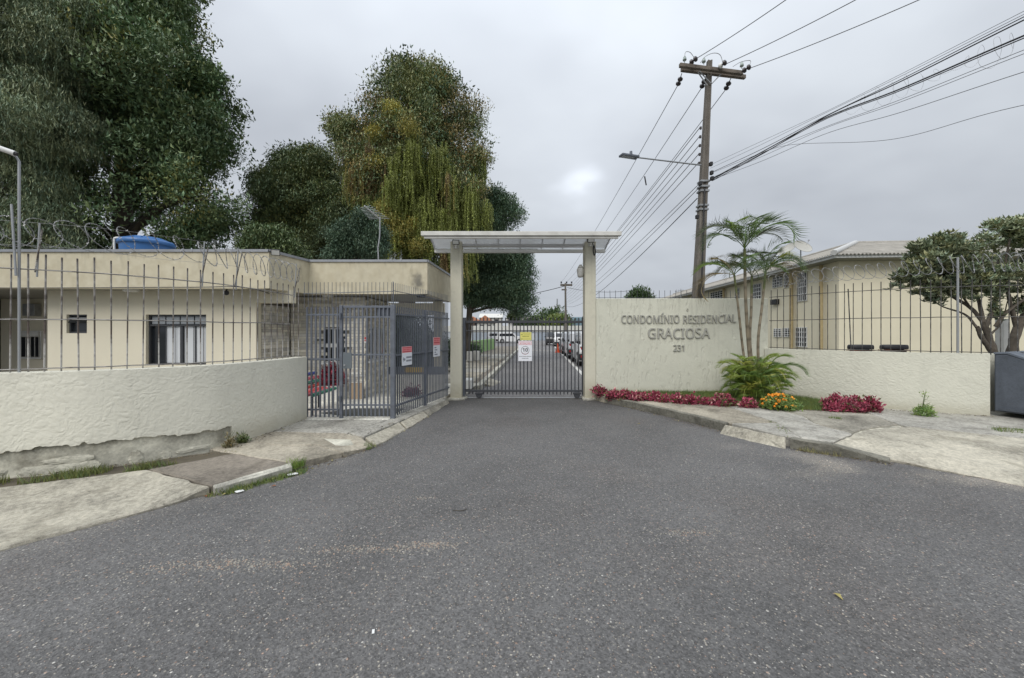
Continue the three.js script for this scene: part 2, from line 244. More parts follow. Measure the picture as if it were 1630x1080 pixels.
// ------------------------------------------------------------------ ground, road, pavements
function sheet(x0, x1, d0, d1, y, mat, name, cell = 0, tone = null) {
  const nx = cell ? Math.round((x1 - x0) / cell) : 1, nz = cell ? Math.round((d1 - d0) / cell) : 1;
  const g = new THREE.PlaneGeometry(x1 - x0, d1 - d0, nx, nz).rotateX(-Math.PI / 2).translate((x0 + x1) / 2, y, -(d0 + d1) / 2);
  const p = g.attributes.position, uv = g.attributes.uv, c = new Float32Array(p.count * 3);
  for (let i = 0; i < p.count; i++) { const x = p.getX(i), z = p.getZ(i); uv.setXY(i, x, z); const t = tone ? tone(x, -z) : [1, 1, 1]; c.set(t, i * 3); }
  g.setAttribute('color', new THREE.BufferAttribute(c, 3)); return structure(name, g, mat);
}
structure('ground', new THREE.CircleGeometry(2600, 48).rotateX(-Math.PI / 2).translate(0, -0.06, 0), std({ color: lin(0.075, 0.08, 0.05), roughness: 1 }));
// worn asphalt: big patches, a damp dark band before the gate, wheel tracks, a dusty run near the right kerb
sheet(-22, 22, -9, 9.3, 0, M.asphalt, 'road', 0.11, (x, d) => {
  let k = 1.04 + (f3(x * 0.45, d * 0.45, 0, 51) - 0.5) * 0.26 + (f3(x * 1.7, d * 1.7, 2, 52) - 0.5) * 0.12 + (f3(x * 6, d * 6, 1, 57) - 0.5) * 0.14;
  k *= 1 - 0.3 * step(7.4, 8.8, d + (f3(x, d, 3, 53) - 0.5) * 1.6);
  const dust = step(0.5, 0.72, f3(x * 1.3 + 3, d * 2.2, 5, 54)) * step(0.8, 0.1, Math.abs(d - (5.9 - 0.35 * x) )) * (x > 2.6 && x < 7 ? 1 : 0);
  const edge = step(0.45, 0.0, Math.abs(d - (4.36 + (x + 2.44) * 1.28))) * (x < -1.9 && x > -4.5 ? 1 : 0) * 0.2;
  const brown = step(0.5, 0.75, f3(x * 0.9 + 9, d * 0.9, 4, 58)) * 0.04; return [k * (1 + 0.9 * dust + edge + brown), k * (1 + 0.8 * dust + edge * 0.9 + brown * 0.4), k * (1 + 0.62 * dust + edge * 0.7)];
});
const RD = 3.8 * Math.PI / 180, along = (x, d, s) => [x + Math.sin(RD) * s, d + Math.cos(RD) * s];   // the inner street runs a little to the right
sheet(-3, 9, 9.3, 84, -0.002, M.asphalt, 'street', 0.4, (x, d) => { const k = 1.45 + (f3(x * 0.6, d * 0.3, 0, 55) - 0.5) * 0.5; return [k, k, k * 1.02]; });

function slabs(name, list) { const g = new THREE.Group(); g.name = numbered(name); g.userData.kind = 'structure'; scene.add(g); for (const [n, geo, mat] of list) part(n, geo, mat, g); return g; }
M.porchFloor = conc(1.65, 1.68, 1.7);
slabs('pavement', [
  ['joint_bed', slab([[-9, -1.4, 0.005], [-6.2, -0.1, 0.0], [-5.2, 1.0, -0.005], [-3.78, 2.75, 0.0], [-3.14, 3.56, 0.012], [-3.0, 3.72, 0.065], [-4.0, 4.1, 0.08], [-5.0, 3.6, 0.08], [-9.4, 1.95, 0.08]], 16), M.bare], ['joint_bed', slab([[-3.45, 4.72, 0.08], [-2.57, 4.4, 0.08], [-2.2, 4.84, 0.05], [-1.97, 5.22, 0.012], [-2.2, 5.5, 0.06], [-2.17, 6.45, 0.08], [-3.88, 6.45, 0.08], [-3.88, 4.86, 0.08]], 17), M.bare],
  ['slab', slab([[-9, -1.5, 0.03], [-5.2, 0.9, 0.012], [-3.76, 2.72, 0.02], [-3.12, 3.54, 0.03], [-2.99, 3.72, 0.085], [-4.0, 4.13, 0.1], [-5.0, 3.64, 0.1], [-9.5, 1.9, 0.1]], 1, -0.03, 0.016), M.concLight],
  ['slab', slab([[-3.99, 4.145, 0.1], [-2.98, 3.735, 0.087], [-2.55, 4.34, 0.1], [-3.46, 4.68, 0.1]], 2), M.concDark],
  ['slab', slab([[-3.46, 4.70, 0.098], [-2.55, 4.36, 0.1], [-2.18, 4.82, 0.07], [-2.6, 5.05, 0.095], [-3.05, 5.0, 0.1], [-3.5, 5.16, 0.1], [-3.9, 5.1, 0.1], [-3.9, 4.86, 0.1]], 3, -0.03, 0.02), M.concWarm], ['slab', slab([[-2.165, 4.84, 0.07], [-1.93, 5.22, 0.03], [-2.2, 5.5, 0.08], [-2.48, 5.62, 0.1], [-3.9, 5.75, 0.1], [-3.9, 5.12, 0.1], [-3.5, 5.18, 0.1], [-3.05, 5.02, 0.1], [-2.6, 5.07, 0.095]], 13, -0.03, 0.02), M.concWarm],
  ['slab', slab([[-3.9, 5.77, 0.1], [-2.47, 5.64, 0.1], [-2.16, 6.5, 0.1], [-3.9, 6.5, 0.1]], 4), M.concrete],
  ['slab', slab([[-2.45, 5.66, 0.1], [-2.17, 5.52, 0.085], [-1.93, 6.4, 0.09], [-1.74, 7.3, 0.09], [-1.5, 8.65, 0.085], [-1.57, 8.7, 0.1], [-2.13, 6.5, 0.1]], 5, -0.03, 0.018), M.concrete],
  ['slab', slab([[-2.14, 5.5, 0.075], [-1.9, 5.26, 0.03], [-1.74, 6.2, 0.02], [-1.91, 6.38, 0.085]], 6), M.concLight],
  ['slab', slab([[-1.9, 6.4, 0.085], [-1.735, 6.22, 0.02], [-1.6, 7.2, 0.018], [-1.72, 7.28, 0.085]], 7), M.concLight],
  ['slab', slab([[-1.715, 7.3, 0.085], [-1.595, 7.22, 0.018], [-1.43, 8.6, 0.012], [-1.49, 8.63, 0.08]], 8), M.concMid],
  ['slab', slab([[-9, 6.55, 0.1], [-2.14, 6.52, 0.1], [-1.56, 8.72, 0.1], [-1.56, 11.2, 0.1], [-9, 11.2, 0.1]], 9), M.porchFloor],
  ['slab', slab([[-1.55, 9.25, 0.1], [-1.2, 9.3, 0.04], [-1.02, 11.2, 0.1], [-1.55, 11.21, 0.1]], 10), M.concrete], ['slab', slab([[-8.1, 11.22, 0.085], [-1.03, 11.22, 0.085], [0.9, 42, 0.085], [-14, 42, 0.085], [-14, 11.25, 0.085]], 11), M.concDark],
  ...Array.from({ length: 70 }, (_, i) => { const c = i % 7, r = (i / 7) | 0, d0 = 11.25 + r * 1.55, e = (d) => -1.03 + (d - 11.22) * 0.0627 - c * 0.98 - 0.2, h = 0.1 + 0.012 * h3(i, 1, 8), j = (k) => (h3(i, k, 9) - 0.5) * 0.09; return ['slab', slab([[e(d0) - 0.94 + j(1), d0 + j(2), h], [e(d0) + j(3), d0 + j(4), h], [e(d0 + 1.5) + j(5), d0 + 1.5 + j(6), h], [e(d0 + 1.5) - 0.94 + j(7), d0 + 1.5 + j(8), h]], 100 + i, 0.08, 0.02), [M.concrete, M.concMid, M.concWarm][(h3(i, 2, 8) * 3) | 0]]; }),
  ['slab', slab([[-2.97, 3.74, 0.09], [-2.925, 3.71, 0.075], [-2.5, 4.285, 0.085], [-2.545, 4.335, 0.108]], 15, -0.03, 0.014), M.kerbWhite],
]);
// on the right: kerb stones, the slabs behind them, two pale ramps down to the road
const kerbRun = [[1.93, 9.05], [2.12, 8.62], [2.55, 7.95], [2.95, 7.2], [3.22, 6.6], [3.43, 6.08]], kerbList = [];
for (let i = 0; i + 1 < kerbRun.length; i++) {
  const [a, b] = [kerbRun[i], kerbRun[i + 1]], L = Math.hypot(b[0] - a[0], b[1] - a[1]), tx = (b[0] - a[0]) / L, td = (b[1] - a[1]) / L, nx = -td, nd = tx, w = 0.1, g = 0.004;
  kerbList.push(['kerb_stone', slab([[a[0] + tx * g, a[1] + td * g, 0.145], [b[0] - tx * g, b[1] - td * g, 0.145], [b[0] - tx * g + nx * w, b[1] - td * g + nd * w, 0.145], [a[0] + tx * g + nx * w, a[1] + td * g + nd * w, 0.145]], 40 + i, -0.03, 0.008, 0.014), i < 1 ? M.concWarm : M.kerb]);
}
const kerb2 = [[3.84, 5.2], [4.18, 4.92], [4.62, 4.6]];
for (let i = 0; i + 1 < kerb2.length; i++) { const [a, b] = [kerb2[i], kerb2[i + 1]]; kerbList.push(['kerb_stone', slab([[a[0], a[1], 0.14], [b[0], b[1], i ? 0.03 : 0.14], [b[0] + 0.09, b[1] + 0.09, i ? 0.05 : 0.14], [a[0] + 0.07, a[1] + 0.09, 0.14]], 50 + i, -0.03, 0.01, 0.012), M.kerb]); }
slabs('kerb', kerbList);
slabs('pavement', [
  ['joint_bed', slab([[2.72, 8.0, 0.118], [3.1, 7.24, 0.118], [3.4, 6.64, 0.118], [3.6, 6.06, 0.118], [3.9, 5.34, 0.118], [4.05, 5.27, 0.118], [4.27, 5.06, 0.115], [5.3, 5.68, 0.112], [6.2, 6.0, 0.11], [7.44, 5.1, 0.11], [11, 2.6, 0.11], [13.8, 6, 0.11], [12, 7.5, 0.11], [8.4, 6.9, 0.11], [7.45, 7.3, 0.1], [6.85, 7.5, 0.1], [6.4, 6.8, 0.11], [5.7, 7.05, 0.11], [4.3, 7.5, 0.115], [3.2, 8.0, 0.118]], 29), M.bare],
  ['slab', slab([[2.66, 8.0, 0.14], [3.06, 7.24, 0.14], [3.33, 6.64, 0.14], [3.54, 6.1, 0.14], [4.3, 6.18, 0.135], [4.28, 7.55, 0.135], [3.2, 8.1, 0.14]], 20), M.concWarm],
  ['slab', slab([[3.55, 6.08, 0.14], [3.86, 5.32, 0.14], [4.02, 5.25, 0.14], [4.31, 6.16, 0.135]], 21), M.concrete],
  ['slab', slab([[4.32, 6.18, 0.135], [4.03, 5.25, 0.14], [4.25, 5.02, 0.14], [4.95, 5.48, 0.136], [4.9, 6.1, 0.135], [5.12, 6.6, 0.132], [5.05, 7.3, 0.13], [4.3, 7.54, 0.135]], 22, -0.03, 0.016), M.concrete], ['slab', slab([[4.965, 5.49, 0.136], [5.3, 5.72, 0.135], [6.2, 6.05, 0.13], [6.5, 6.85, 0.13], [5.7, 7.12, 0.13], [5.065, 7.3, 0.13], [5.135, 6.6, 0.132], [4.915, 6.1, 0.135]], 28, -0.03, 0.016), M.concMid],
  ['slab', slab([[3.42, 6.05, 0.125], [3.3, 5.98, 0.012], [3.5, 5.55, 0.01], [3.76, 5.18, 0.01], [3.85, 5.3, 0.13]], 23, -0.03, 0.02), M.concLight],
  ['slab', slab([[4.28, 5.01, 0.13], [4.7, 4.66, 0.04], [5.3, 3.95, 0.012], [6.4, 2.8, 0.012], [9, 0.6, 0.012], [11, 2.4, 0.13], [7.4, 5.05, 0.13], [6.2, 5.9, 0.132], [5.32, 5.7, 0.133]], 24, -0.03, 0.02), M.concLight],
  ['slab', slab([[6.22, 6.03, 0.13], [6.22, 5.92, 0.13], [7.42, 5.07, 0.13], [11, 2.45, 0.13], [14, 6, 0.13], [12, 7.6, 0.13], [8.4, 7.0, 0.13], [7.45, 7.4, 0.12], [6.85, 7.6, 0.12], [6.52, 6.86, 0.13]], 25), M.concrete],
]);
structure('planting_bed', slab([[2.1, 8.82, 0.13], [2.63, 8.02, 0.135], [3.2, 8.12, 0.135], [4.3, 7.57, 0.13], [5.7, 7.14, 0.125], [6.5, 6.88, 0.125], [6.84, 7.62, 0.13], [6.7, 8.3, 0.17], [6.15, 9.0, 0.19], [2.05, 9.0, 0.19]], 26), M.soil);
structure('verge', slab([[-9.5, 1.95, 0.07], [-5.0, 3.66, 0.08], [-4.0, 4.15, 0.08], [-3.48, 4.7, 0.08], [-3.6, 4.98, 0.08], [-4.1, 4.6, 0.08], [-5.3, 4.2, 0.08], [-10, 2.5, 0.07]], 27, -0.03, 0.02), M.soil);

// ------------------------------------------------------------------ the left boundary wall
const PL = path([[-10.5, 1.9], [-8.5, 2.65], [-6.5, 3.42], [-5.31, 3.9], [-4.64, 4.18], [-4.2, 4.52], [-3.87, 4.93], [-3.7, 5.6], [-3.61, 6.58]], 150);
{
  const w = thing('boundary_wall', 'low roughcast wall curving beside the guardhouse, plaster broken away along its foot', 'wall', [-4.64, 0, -4.18]);
  const sEnd = PL.find((q) => q.p.z < -5.05 && q.p.x > -4.0).s;
  const crack = (s) => (s > sEnd + 0.02 ? 0.0 : 0.295 + 0.05 * clamp((s - 2) / (sEnd - 2)) * 1.6 + 0.035 * Math.sin(s * 2.3) + (h3(Math.round(s * 22), 1, 3) - 0.5) * 0.035 + (f3(s * 5, 0, 0, 7) - 0.5) * 0.03);
  part('masonry', strip(PL, 0.0, 0.16, () => -0.1, () => 1.165), M.bare, w);
  part('plaster', strip(path([[-10.5, 1.9], [-8.5, 2.65], [-6.5, 3.42], [-5.31, 3.9], [-4.64, 4.18], [-4.2, 4.52], [-3.87, 4.93], [-3.7, 5.6], [-3.61, 6.58]], 420), -0.03, 0.18, crack, () => 1.18), M.castLeft, w);
  const lumps = [], r = rng(12);                                  // stones and old render that show in the broken foot
  for (let i = 0; i < 30; i++) { const s = 4.2 + r() * (sEnd - 4.3), q = PL.pos(s), t = PL.tan(s), n = V(t.z, 0, -t.x), g = new THREE.IcosahedronGeometry(1, 4), p = g.attributes.position; for (let k = 0; k < p.count; k++) { const f = 0.55 + 0.8 * f3(p.getX(k) * 4 + i, p.getY(k) * 4, p.getZ(k) * 4, 5); p.setXYZ(k, p.getX(k) * f, p.getY(k) * f, p.getZ(k) * f); } g.computeVertexNormals(); g.scale(0.05 + r() * 0.13, 0.03 + r() * 0.06, 0.012).applyMatrix4(new THREE.Matrix4().makeBasis(t, V(0, 1, 0), n.clone().negate())).translate(q.x, 0.06 + r() * 0.17, q.z); lumps.push(g); }
  const lm = part('rubble', uvBox(merge(lumps)), M.bare, w, 'old render and stones showing where the plaster has come off'); lm.userData.kind = 'stuff';
}
// bars of a fence along a path: every bar a part, rails, posts with outriggers, a coil of razor wire
function barFence(t, P, { s0, s1, gap, foot, tip, rails, mat, r = 0.0075, seed = 1, lean = 0.012 }) {
  const bar = new THREE.CylinderGeometry(r, r, 1, 6, 1), k = rng(seed); const n = Math.round((s1 - s0) / gap);
  for (let i = 0; i <= n; i++) { const s = s0 + (i / n) * (s1 - s0), q = P.pos(s), f = foot(s), h = tip(s) - f + (k() - 0.5) * 0.03; const m = new THREE.Mesh(bar, mat); m.name = 'bar'; m.scale.y = h; m.position.set(q.x - t.position.x, f + h / 2 - t.position.y, q.z - t.position.z); m.rotation.set((k() - 0.5) * lean, k() * 6, (k() - 0.5) * lean); m.castShadow = true; t.add(m); }
  for (const y of rails) { const pts = []; for (let s = s0 - 0.05; s <= s1 + 0.06; s += 0.3) { const q = P.pos(s); pts.push(V(q.x, y + (k() - 0.5) * 0.012, q.z + 0.012)); } part('rail', tube(pts, r * 0.95, pts.length * 2, 6), mat, t); }
}
function razor(P, s0, s1, y, R, pitch, seed, wr = 0.0028) {
  const pts = [], k = rng(seed); let ph = 0; const n = Math.round((s1 - s0) / pitch) * 16, barbs = [];
  for (let i = 0; i <= n; i++) { const s = s0 + (i / n) * (s1 - s0), q = P.pos(s), t = P.tan(s), nn = V(t.z, 0, -t.x); ph = (i / 16) * 2 * Math.PI + 0.5 * Math.sin(s * 3.1); const rr = R * (0.9 + 0.2 * f3(s * 1.5, 0, 0, seed)), ax = s + 0.75 * R * Math.cos(ph + 0.4) ; const q2 = P.pos(ax); pts.push(V(q2.x + nn.x * Math.cos(ph) * rr, y + Math.sin(ph) * rr + 0.04 * (f3(s, 2, 0, seed) - 0.5), q2.z + nn.z * Math.cos(ph) * rr)); }
  for (let i = 2; i + 1 < pts.length; i += 1) { for (let m = 0; m < 2; m++) { const c = pts[i].clone().lerp(pts[i + 1], m / 2 + 0.2 * k()), a = new THREE.BoxGeometry(0.022, 0.008, 0.001); a.rotateY(k() * 3).rotateZ(k() * 3).translate(c.x, c.y, c.z); barbs.push(a); } }
  return [tube(pts, wr, n * 2, 4), merge(barbs)];
}
{
  const t = thing('bar_fence', 'rusty white-flecked iron bar fence standing on the curved left wall', 'fence', [-4.6, 1.18, -4.27]);
  const PF = path([[-10.47, 1.98], [-8.47, 2.73], [-6.47, 3.5], [-5.28, 3.98], [-4.62, 4.26], [-4.24, 4.62], [-3.95, 4.98], [-3.79, 5.6], [-3.7, 6.55]], 120);
  barFence(t, PF, { s0: 1.2, s1: PF.L - 0.02, gap: 0.132, foot: () => 1.17, tip: (s) => 2.47 - 0.09 * clamp((s - 4) / 5), rails: [1.745, 1.215], mat: M.rustBar, seed: 5, lean: 0.02, r: 0.0075 });
  const hi = []; for (let s = 1.2; s <= PF.L; s += 0.3) { const q = PF.pos(s); hi.push(V(q.x, 2.3 - 0.07 * clamp((s - 4) / 5), q.z + 0.012)); } part('rail', tube(hi, 0.007, 40, 6), M.rustBar, t);
  for (const s of [5.75, 7.15, PF.L - 1.3, PF.L - 0.12]) { const q = PF.pos(s); part('outrigger', rod(V(q.x, 2.2, q.z), V(q.x + 0.03, 2.78, q.z), 0.008), M.galv, t); part('outrigger', rod(V(q.x - 0.02, 2.25, q.z), V(q.x + 0.12, 2.7, q.z + 0.05), 0.007), M.rustBar, t); }
  const c = thing('razor_wire', 'galvanised razor wire coil stretched along the top of the left bar fence', 'razor wire', [-4.6, 2.45, -4.27]);
  const [coil, barbs] = razor(PF, 1.4, PF.L - 1.75, 2.66, 0.155, 0.23, 71), [coil2, barbs2] = razor(PF, PF.L - 1.75, PF.L - 0.05, 2.62, 0.145, 0.16, 72, 0.0042);
  part('coil', merge([coil, coil2]), M.razor, c); part('barb', merge([barbs, barbs2]), M.razor, c).userData.kind = 'stuff';
  const l1 = [], l2 = []; for (let s = 1.4; s <= PF.L - 0.05; s += 0.3) { const q = PF.pos(s); l1.push(V(q.x, 2.78, q.z)); l2.push(V(q.x, 2.515 - 0.02 * Math.sin(s * 3), q.z)); } part('line_wire', merge([tube(l1, 0.0015, 60, 4), tube(l2, 0.0015, 60, 4)]), M.razor, c);
  const p = thing('camera_pole', 'galvanised pole behind the left wall with a bent arm and white camera', 'pole', [-5.17, 1.17, -3.99]);
  part('pole', rod(V(-5.22, 0.9, -3.99), V(-5.22, 3.42, -3.99), 0.0115, 0.0115, 12), M.galv, p);
  part('arm', tube([V(-5.22, 3.4, -3.99), V(-5.23, 3.45, -3.98), V(-5.28, 3.485, -3.95), V(-5.62, 3.56, -3.85)], 0.0105, 16, 10), M.galv, p);
  part('brace', rod(V(-5.215, 2.2, -3.96), V(-5.262, 2.95, -3.96), 0.01, 0.01, 8), M.galv, p);
  const cam = part('camera', rod(V(-5.2, 3.475, -3.94), V(-5.33, 3.52, -3.88), 0.026, 0.026, 12), M.white, p); cam.add(part('lens', rod(V(-5.2, 3.475, -3.94), V(-5.185, 3.469, -3.948), 0.02, 0.02, 12), M.black, cam));
}

// ------------------------------------------------------------------ the guardhouse
function windowAt(t, x0, x1, y0, y1, d, { frame = M.gateSteel, depth = 0.1 } = {}) {
  const fr = part('window', merge([box(x0, x0 + 0.03, y0, y1, d, d + 0.06), box(x1 - 0.03, x1, y0, y1, d, d + 0.06), box(x0 + 0.03, x1 - 0.03, y1 - 0.03, y1, d, d + 0.06), box(x0 + 0.03, x1 - 0.03, y0, y0 + 0.03, d, d + 0.06)]), frame, t); return fr;
}
{
  const t = thing('guardhouse', 'cream flat-roofed guardhouse with grey roof edging and stone-clad porch', 'building', [-5.1, 0, -9]);
  const top = 3.12, sof = 2.435, fd = 7.1, fd2 = 8.1, xc = -4.58, xi = -4.36, xr = -1.82, xe = -1.66, de = 10.35;
  // fascia: left wing, short return, main front, right side; soffit and roof deck
  const P = [[-22, fd], [xc, fd], [xi, fd2], [xr, fd2], [xe, de], [-22, de]];
  const ring = (pts, th) => { const g = []; for (let i = 0; i + 1 < pts.length; i++) { const [a, b] = [pts[i], pts[i + 1]]; const L = Math.hypot(b[0] - a[0], b[1] - a[1]), an = Math.atan2(b[1] - a[1], b[0] - a[0]); const bx = new THREE.BoxGeometry(L, top - sof, th).translate(L / 2, 0, -th / 2); bx.rotateY(an).translate(a[0], (top + sof) / 2, -a[1]); g.push(uvBox(bx)); } return merge(g); };
  part('fascia', ring(P.slice(0, 5), 0.12), M.fascia, t);
  const shp = (pts) => new THREE.Shape(pts.map(([x, d]) => new THREE.Vector2(x, d)));
  const flat = (pts, y0, y1) => uvBox(new THREE.ExtrudeGeometry(shp(pts), { depth: y1 - y0, bevelEnabled: false }).rotateX(-Math.PI / 2).translate(0, y0, 0));
  const ins = [[-22, fd + 0.1], [xc - 0.1, fd + 0.1], [xi - 0.1, fd2 + 0.1], [xr - 0.1, fd2 + 0.1], [xe - 0.1, de], [-22, de]];
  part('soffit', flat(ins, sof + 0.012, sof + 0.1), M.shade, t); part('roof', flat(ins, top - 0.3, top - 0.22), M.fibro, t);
  const fl = []; for (let i = 0; i < 4; i++) { const [a, b] = [P[i], P[i + 1]], L = Math.hypot(b[0] - a[0], b[1] - a[1]), an = Math.atan2(b[1] - a[1], b[0] - a[0]); for (let s = 0; s < L - 0.01;) { const e = Math.min(L, s + 2); const bx = new THREE.BoxGeometry(e - s - 0.004, 0.05, 0.2).translate((s + e) / 2, 0, -0.075); bx.rotateY(an).translate(a[0], top + 0.025, -a[1]); fl.push(uvBox(bx)); s = e; } }
  for (const g of fl) part('roof_edging', g, M.flashing, t);
  // walls of the left wing, with openings
  const dw = 7.55, xw = -5.13, wins = [[-9.28, 0.1, 0, 0], [-8.93, -8.52, 1.59, 1.965], [-7.34, -6.13, 0.955, 1.965]];
  const wall = new THREE.Shape([[-9.31, 0], [xw, 0], [xw, 2.45], [-9.31, 2.45]].map(([x, y]) => new THREE.Vector2(x, y)));
  for (const [x0, x1, y0, y1] of wins.slice(1)) wall.holes.push(new THREE.Path([[x0, y0], [x0, y1], [x1, y1], [x1, y0]].map(([x, y]) => new THREE.Vector2(x, y))));
  part('wall', uvBox(new THREE.ExtrudeGeometry(wall, { depth: 0.16, bevelEnabled: false }).translate(0, 0, -dw - 0.16)), M.creamWall, t);
  part('lintel', box(xw + 0.001, -4.43, 2.2, 2.45, dw - 0.004, dw + 0.18), M.creamWall, t);
  part('wall', box(-22, -12.75, 0, 2.45, dw, dw + 0.15), M.creamWall, t, 'cream wall left of the recessed porch');
  part('wall', box(-14, -5.2, 0, 2.45, 9.4, 9.55), M.creamWall, t, 'back wall of the recessed porch');
  part('wall', box(-9.31, -9.16, 0, 2.45, dw + 0.165, 9.39), M.creamWall, t);
  part('wall', box(-12.95, -12.75, 0, 2.45, dw + 0.155, 9.39), M.bark, t);
  // the big window: frosted top lights, one open leaf, two whitish sliding leaves, bars in front
  const wf = windowAt(t, -7.34, -6.13, 0.955, 1.965, dw + 0.06);
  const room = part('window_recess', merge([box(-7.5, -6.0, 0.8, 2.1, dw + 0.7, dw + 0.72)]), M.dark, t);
  for (let i = 0; i < 4; i++) { const x0 = -7.31 + i * 0.29; part('pane', box(x0 + 0.012, x0 + 0.278, 1.775, 1.93, dw + 0.09, dw + 0.1), M.glassPale, wf); }
  part('transom', box(-7.31, -6.16, 1.735, 1.765, dw + 0.055, dw + 0.115), M.gateSteel, wf);
  for (const [x0, x1, m] of [[-7.31, -7.03, M.glass], [-7.02, -6.72, M.curtain], [-6.66, -6.42, M.curtain], [-6.41, -6.16, M.curtain]]) part('pane', box(x0, x1, 0.99, 1.73, dw + 0.1 + (m === M.glass ? 0.02 : 0), dw + 0.112), m, wf);
  part('mullion', merge([box(-6.715, -6.665, 0.985, 1.735, dw + 0.07, dw + 0.12), box(-7.03, -7.015, 0.985, 1.735, dw + 0.09, dw + 0.12), box(-6.425, -6.405, 0.985, 1.735, dw + 0.08, dw + 0.12)]), M.gateSteel, wf);
  for (let i = 0; i < 6; i++) part('window_bar', rod(V(-7.2 + i * 0.19, 0.985, -dw - 0.075), V(-7.2 + i * 0.19, 1.735, -dw - 0.075), 0.006, 0.006, 6), M.gateSteel, wf);
  part('sill', box(-7.4, -6.07, 0.915, 0.952, dw - 0.03, dw + 0.1), M.creamWall, t);
  const w2 = windowAt(t, -8.93, -8.52, 1.59, 1.965, dw + 0.05); part('pane', merge([box(-8.9, -8.55, 1.62, 1.8, dw + 0.085, dw + 0.092), uvBox(new THREE.BoxGeometry(0.35, 0.16, 0.008).rotateX(-0.5).translate(-8.725, 1.87, -dw - 0.04))]), M.glass, w2); part('handle_bar', box(-8.92, -8.53, 1.885, 1.9, dw + 0.02, dw + 0.03), M.alu, w2);
  // inside the recessed porch: a barred window and a grey meter box
  const w3 = windowAt(t, X(32, 9.38), X(69, 9.38), Y(571, 9.4), Y(527, 9.4), 9.33, { frame: M.white });
  part('pane', box(X(35, 9.38), X(66, 9.38), Y(568, 9.4), Y(537, 9.4), 9.36, 9.37), M.glass, w3);
  part('awning_leaf', box(X(34, 9.38), X(67, 9.38), Y(536, 9.4), Y(528, 9.4), 9.3, 9.35), M.whiteDirty, w3);
  for (let i = 1; i < 5; i++) part('window_bar', rod(V(X(33 + i * 7, 9.3), Y(570, 9.3), -9.31), V(X(33 + i * 7, 9.3), Y(536, 9.3), -9.31), 0.008, 0.008, 6), M.whiteDirty, w3);
  part('meter_box', rbox(X(39, 9.3), X(58, 9.3), Y(503, 9.3), Y(484, 9.3), 9.25, 9.39, 0.01), M.galv, t);
  // the stone-clad walls of the porch
  const openings = { w1: [-4.38, -3.84, 0.91, 1.71], w2: [8.86, 10.04, 0.93, 1.74] };
  const s1 = new THREE.Shape([[xw, 0], [-3.38, 0], [-3.38, 2.44], [xw, 2.44]].map(([x, y]) => new THREE.Vector2(x, y)));
  s1.holes.push(new THREE.Path([[-4.38, 0.91], [-4.38, 1.71], [-3.84, 1.71], [-3.84, 0.91]].map(([x, y]) => new THREE.Vector2(x, y))));
  const stoneBack = std({ color: lin(0.16, 0.145, 0.12), roughness: 1 });
  part('wall', uvBox(new THREE.ExtrudeGeometry(s1, { depth: 0.15, bevelEnabled: false }).translate(0, 0, -8.72 - 0.15)), stoneBack, t);
  part('wall', box(-3.56, -3.41, 0, 2.44, 8.875, 10.7), stoneBack, t); part('wall', box(xw - 0.15, xw - 0.02, 0, 2.44, dw + 0.165, 8.7), stoneBack, t);
  const clad = (name, u0, u1, y0, y1, place, hole, seed) => {         // split stone strips, each with its own depth and tone
    const r = rng(seed), list = []; let y = y0;
    while (y < y1 - 0.01) { const h = Math.min(0.045 + r() * 0.04, y1 - y); let u = u0 - r() * 0.1;
      while (u < u1 - 0.01) { const w = 0.13 + r() * 0.2, a = Math.max(u, u0), b = Math.min(u + w, u1); u += w;
        if (b - a < 0.02) continue; const mid = (a + b) / 2, my = y + h / 2; if (hole && b > hole[0] && a < hole[1] && my > hole[2] && my < hole[3]) { if (mid > hole[0] && mid < hole[1]) continue; }
        const dep = 0.012 + r() * 0.026, g = new THREE.BoxGeometry(b - a - 0.005, h - 0.005, dep), p = g.attributes.position; for (let k = 0; k < p.count; k++) if (p.getZ(k) > 0) { const q = h3(Math.round(p.getX(k) * 1e3) + list.length * 31, Math.round(p.getY(k) * 1e3), seed); p.setZ(k, p.getZ(k) + (q - 0.5) * 0.012); }
        const gg = g.toNonIndexed(); gg.computeVertexNormals(); place(gg, mid, my, dep);
        const tone = 0.68 + 0.5 * r(), warm = r(), c = new Float32Array(gg.attributes.position.count * 3); for (let k = 0; k < c.length; k += 3) { c[k] = 0.74 * tone * (1 + 0.03 * warm); c[k + 1] = 0.715 * tone; c[k + 2] = 0.66 * tone * (1 - 0.1 * warm); } gg.setAttribute('color', new THREE.BufferAttribute(c, 3)); list.push(gg); }
      y += h; }
    const m = part(name, merge(list), M.stone, t, 'small split stones'); m.userData.kind = 'stuff';
  };
  M.stone = std({ vertexColors: true, roughness: 0.95, bumpMap: castBump, bumpScale: 0.004 });
  clad('stone_cladding', xw + 0.02, -3.385, 0.1, 2.43, (g, u, y, dep) => g.translate(u, y, -8.72 + dep / 2), openings.w1, 31);
  clad('stone_cladding', 8.7, 10.7, 0.1, 2.43, (g, u, y, dep) => g.rotateY(Math.PI / 2).translate(-3.41 + dep / 2, y, -u), openings.w2, 32);
  clad('stone_cladding', dw + 0.19, 8.68, 0.1, 2.19, (g, u, y, dep) => g.rotateY(Math.PI / 2).translate(xw - 0.02 + dep / 2, y, -u), null, 33);
  // porch windows: white frames, bars, dark glass
  const wa = windowAt(t, -4.38, -3.84, 0.91, 1.71, 8.75, { frame: M.white }); part('pane', box(-4.35, -3.87, 0.94, 1.68, 8.8, 8.81), M.glass, wa);
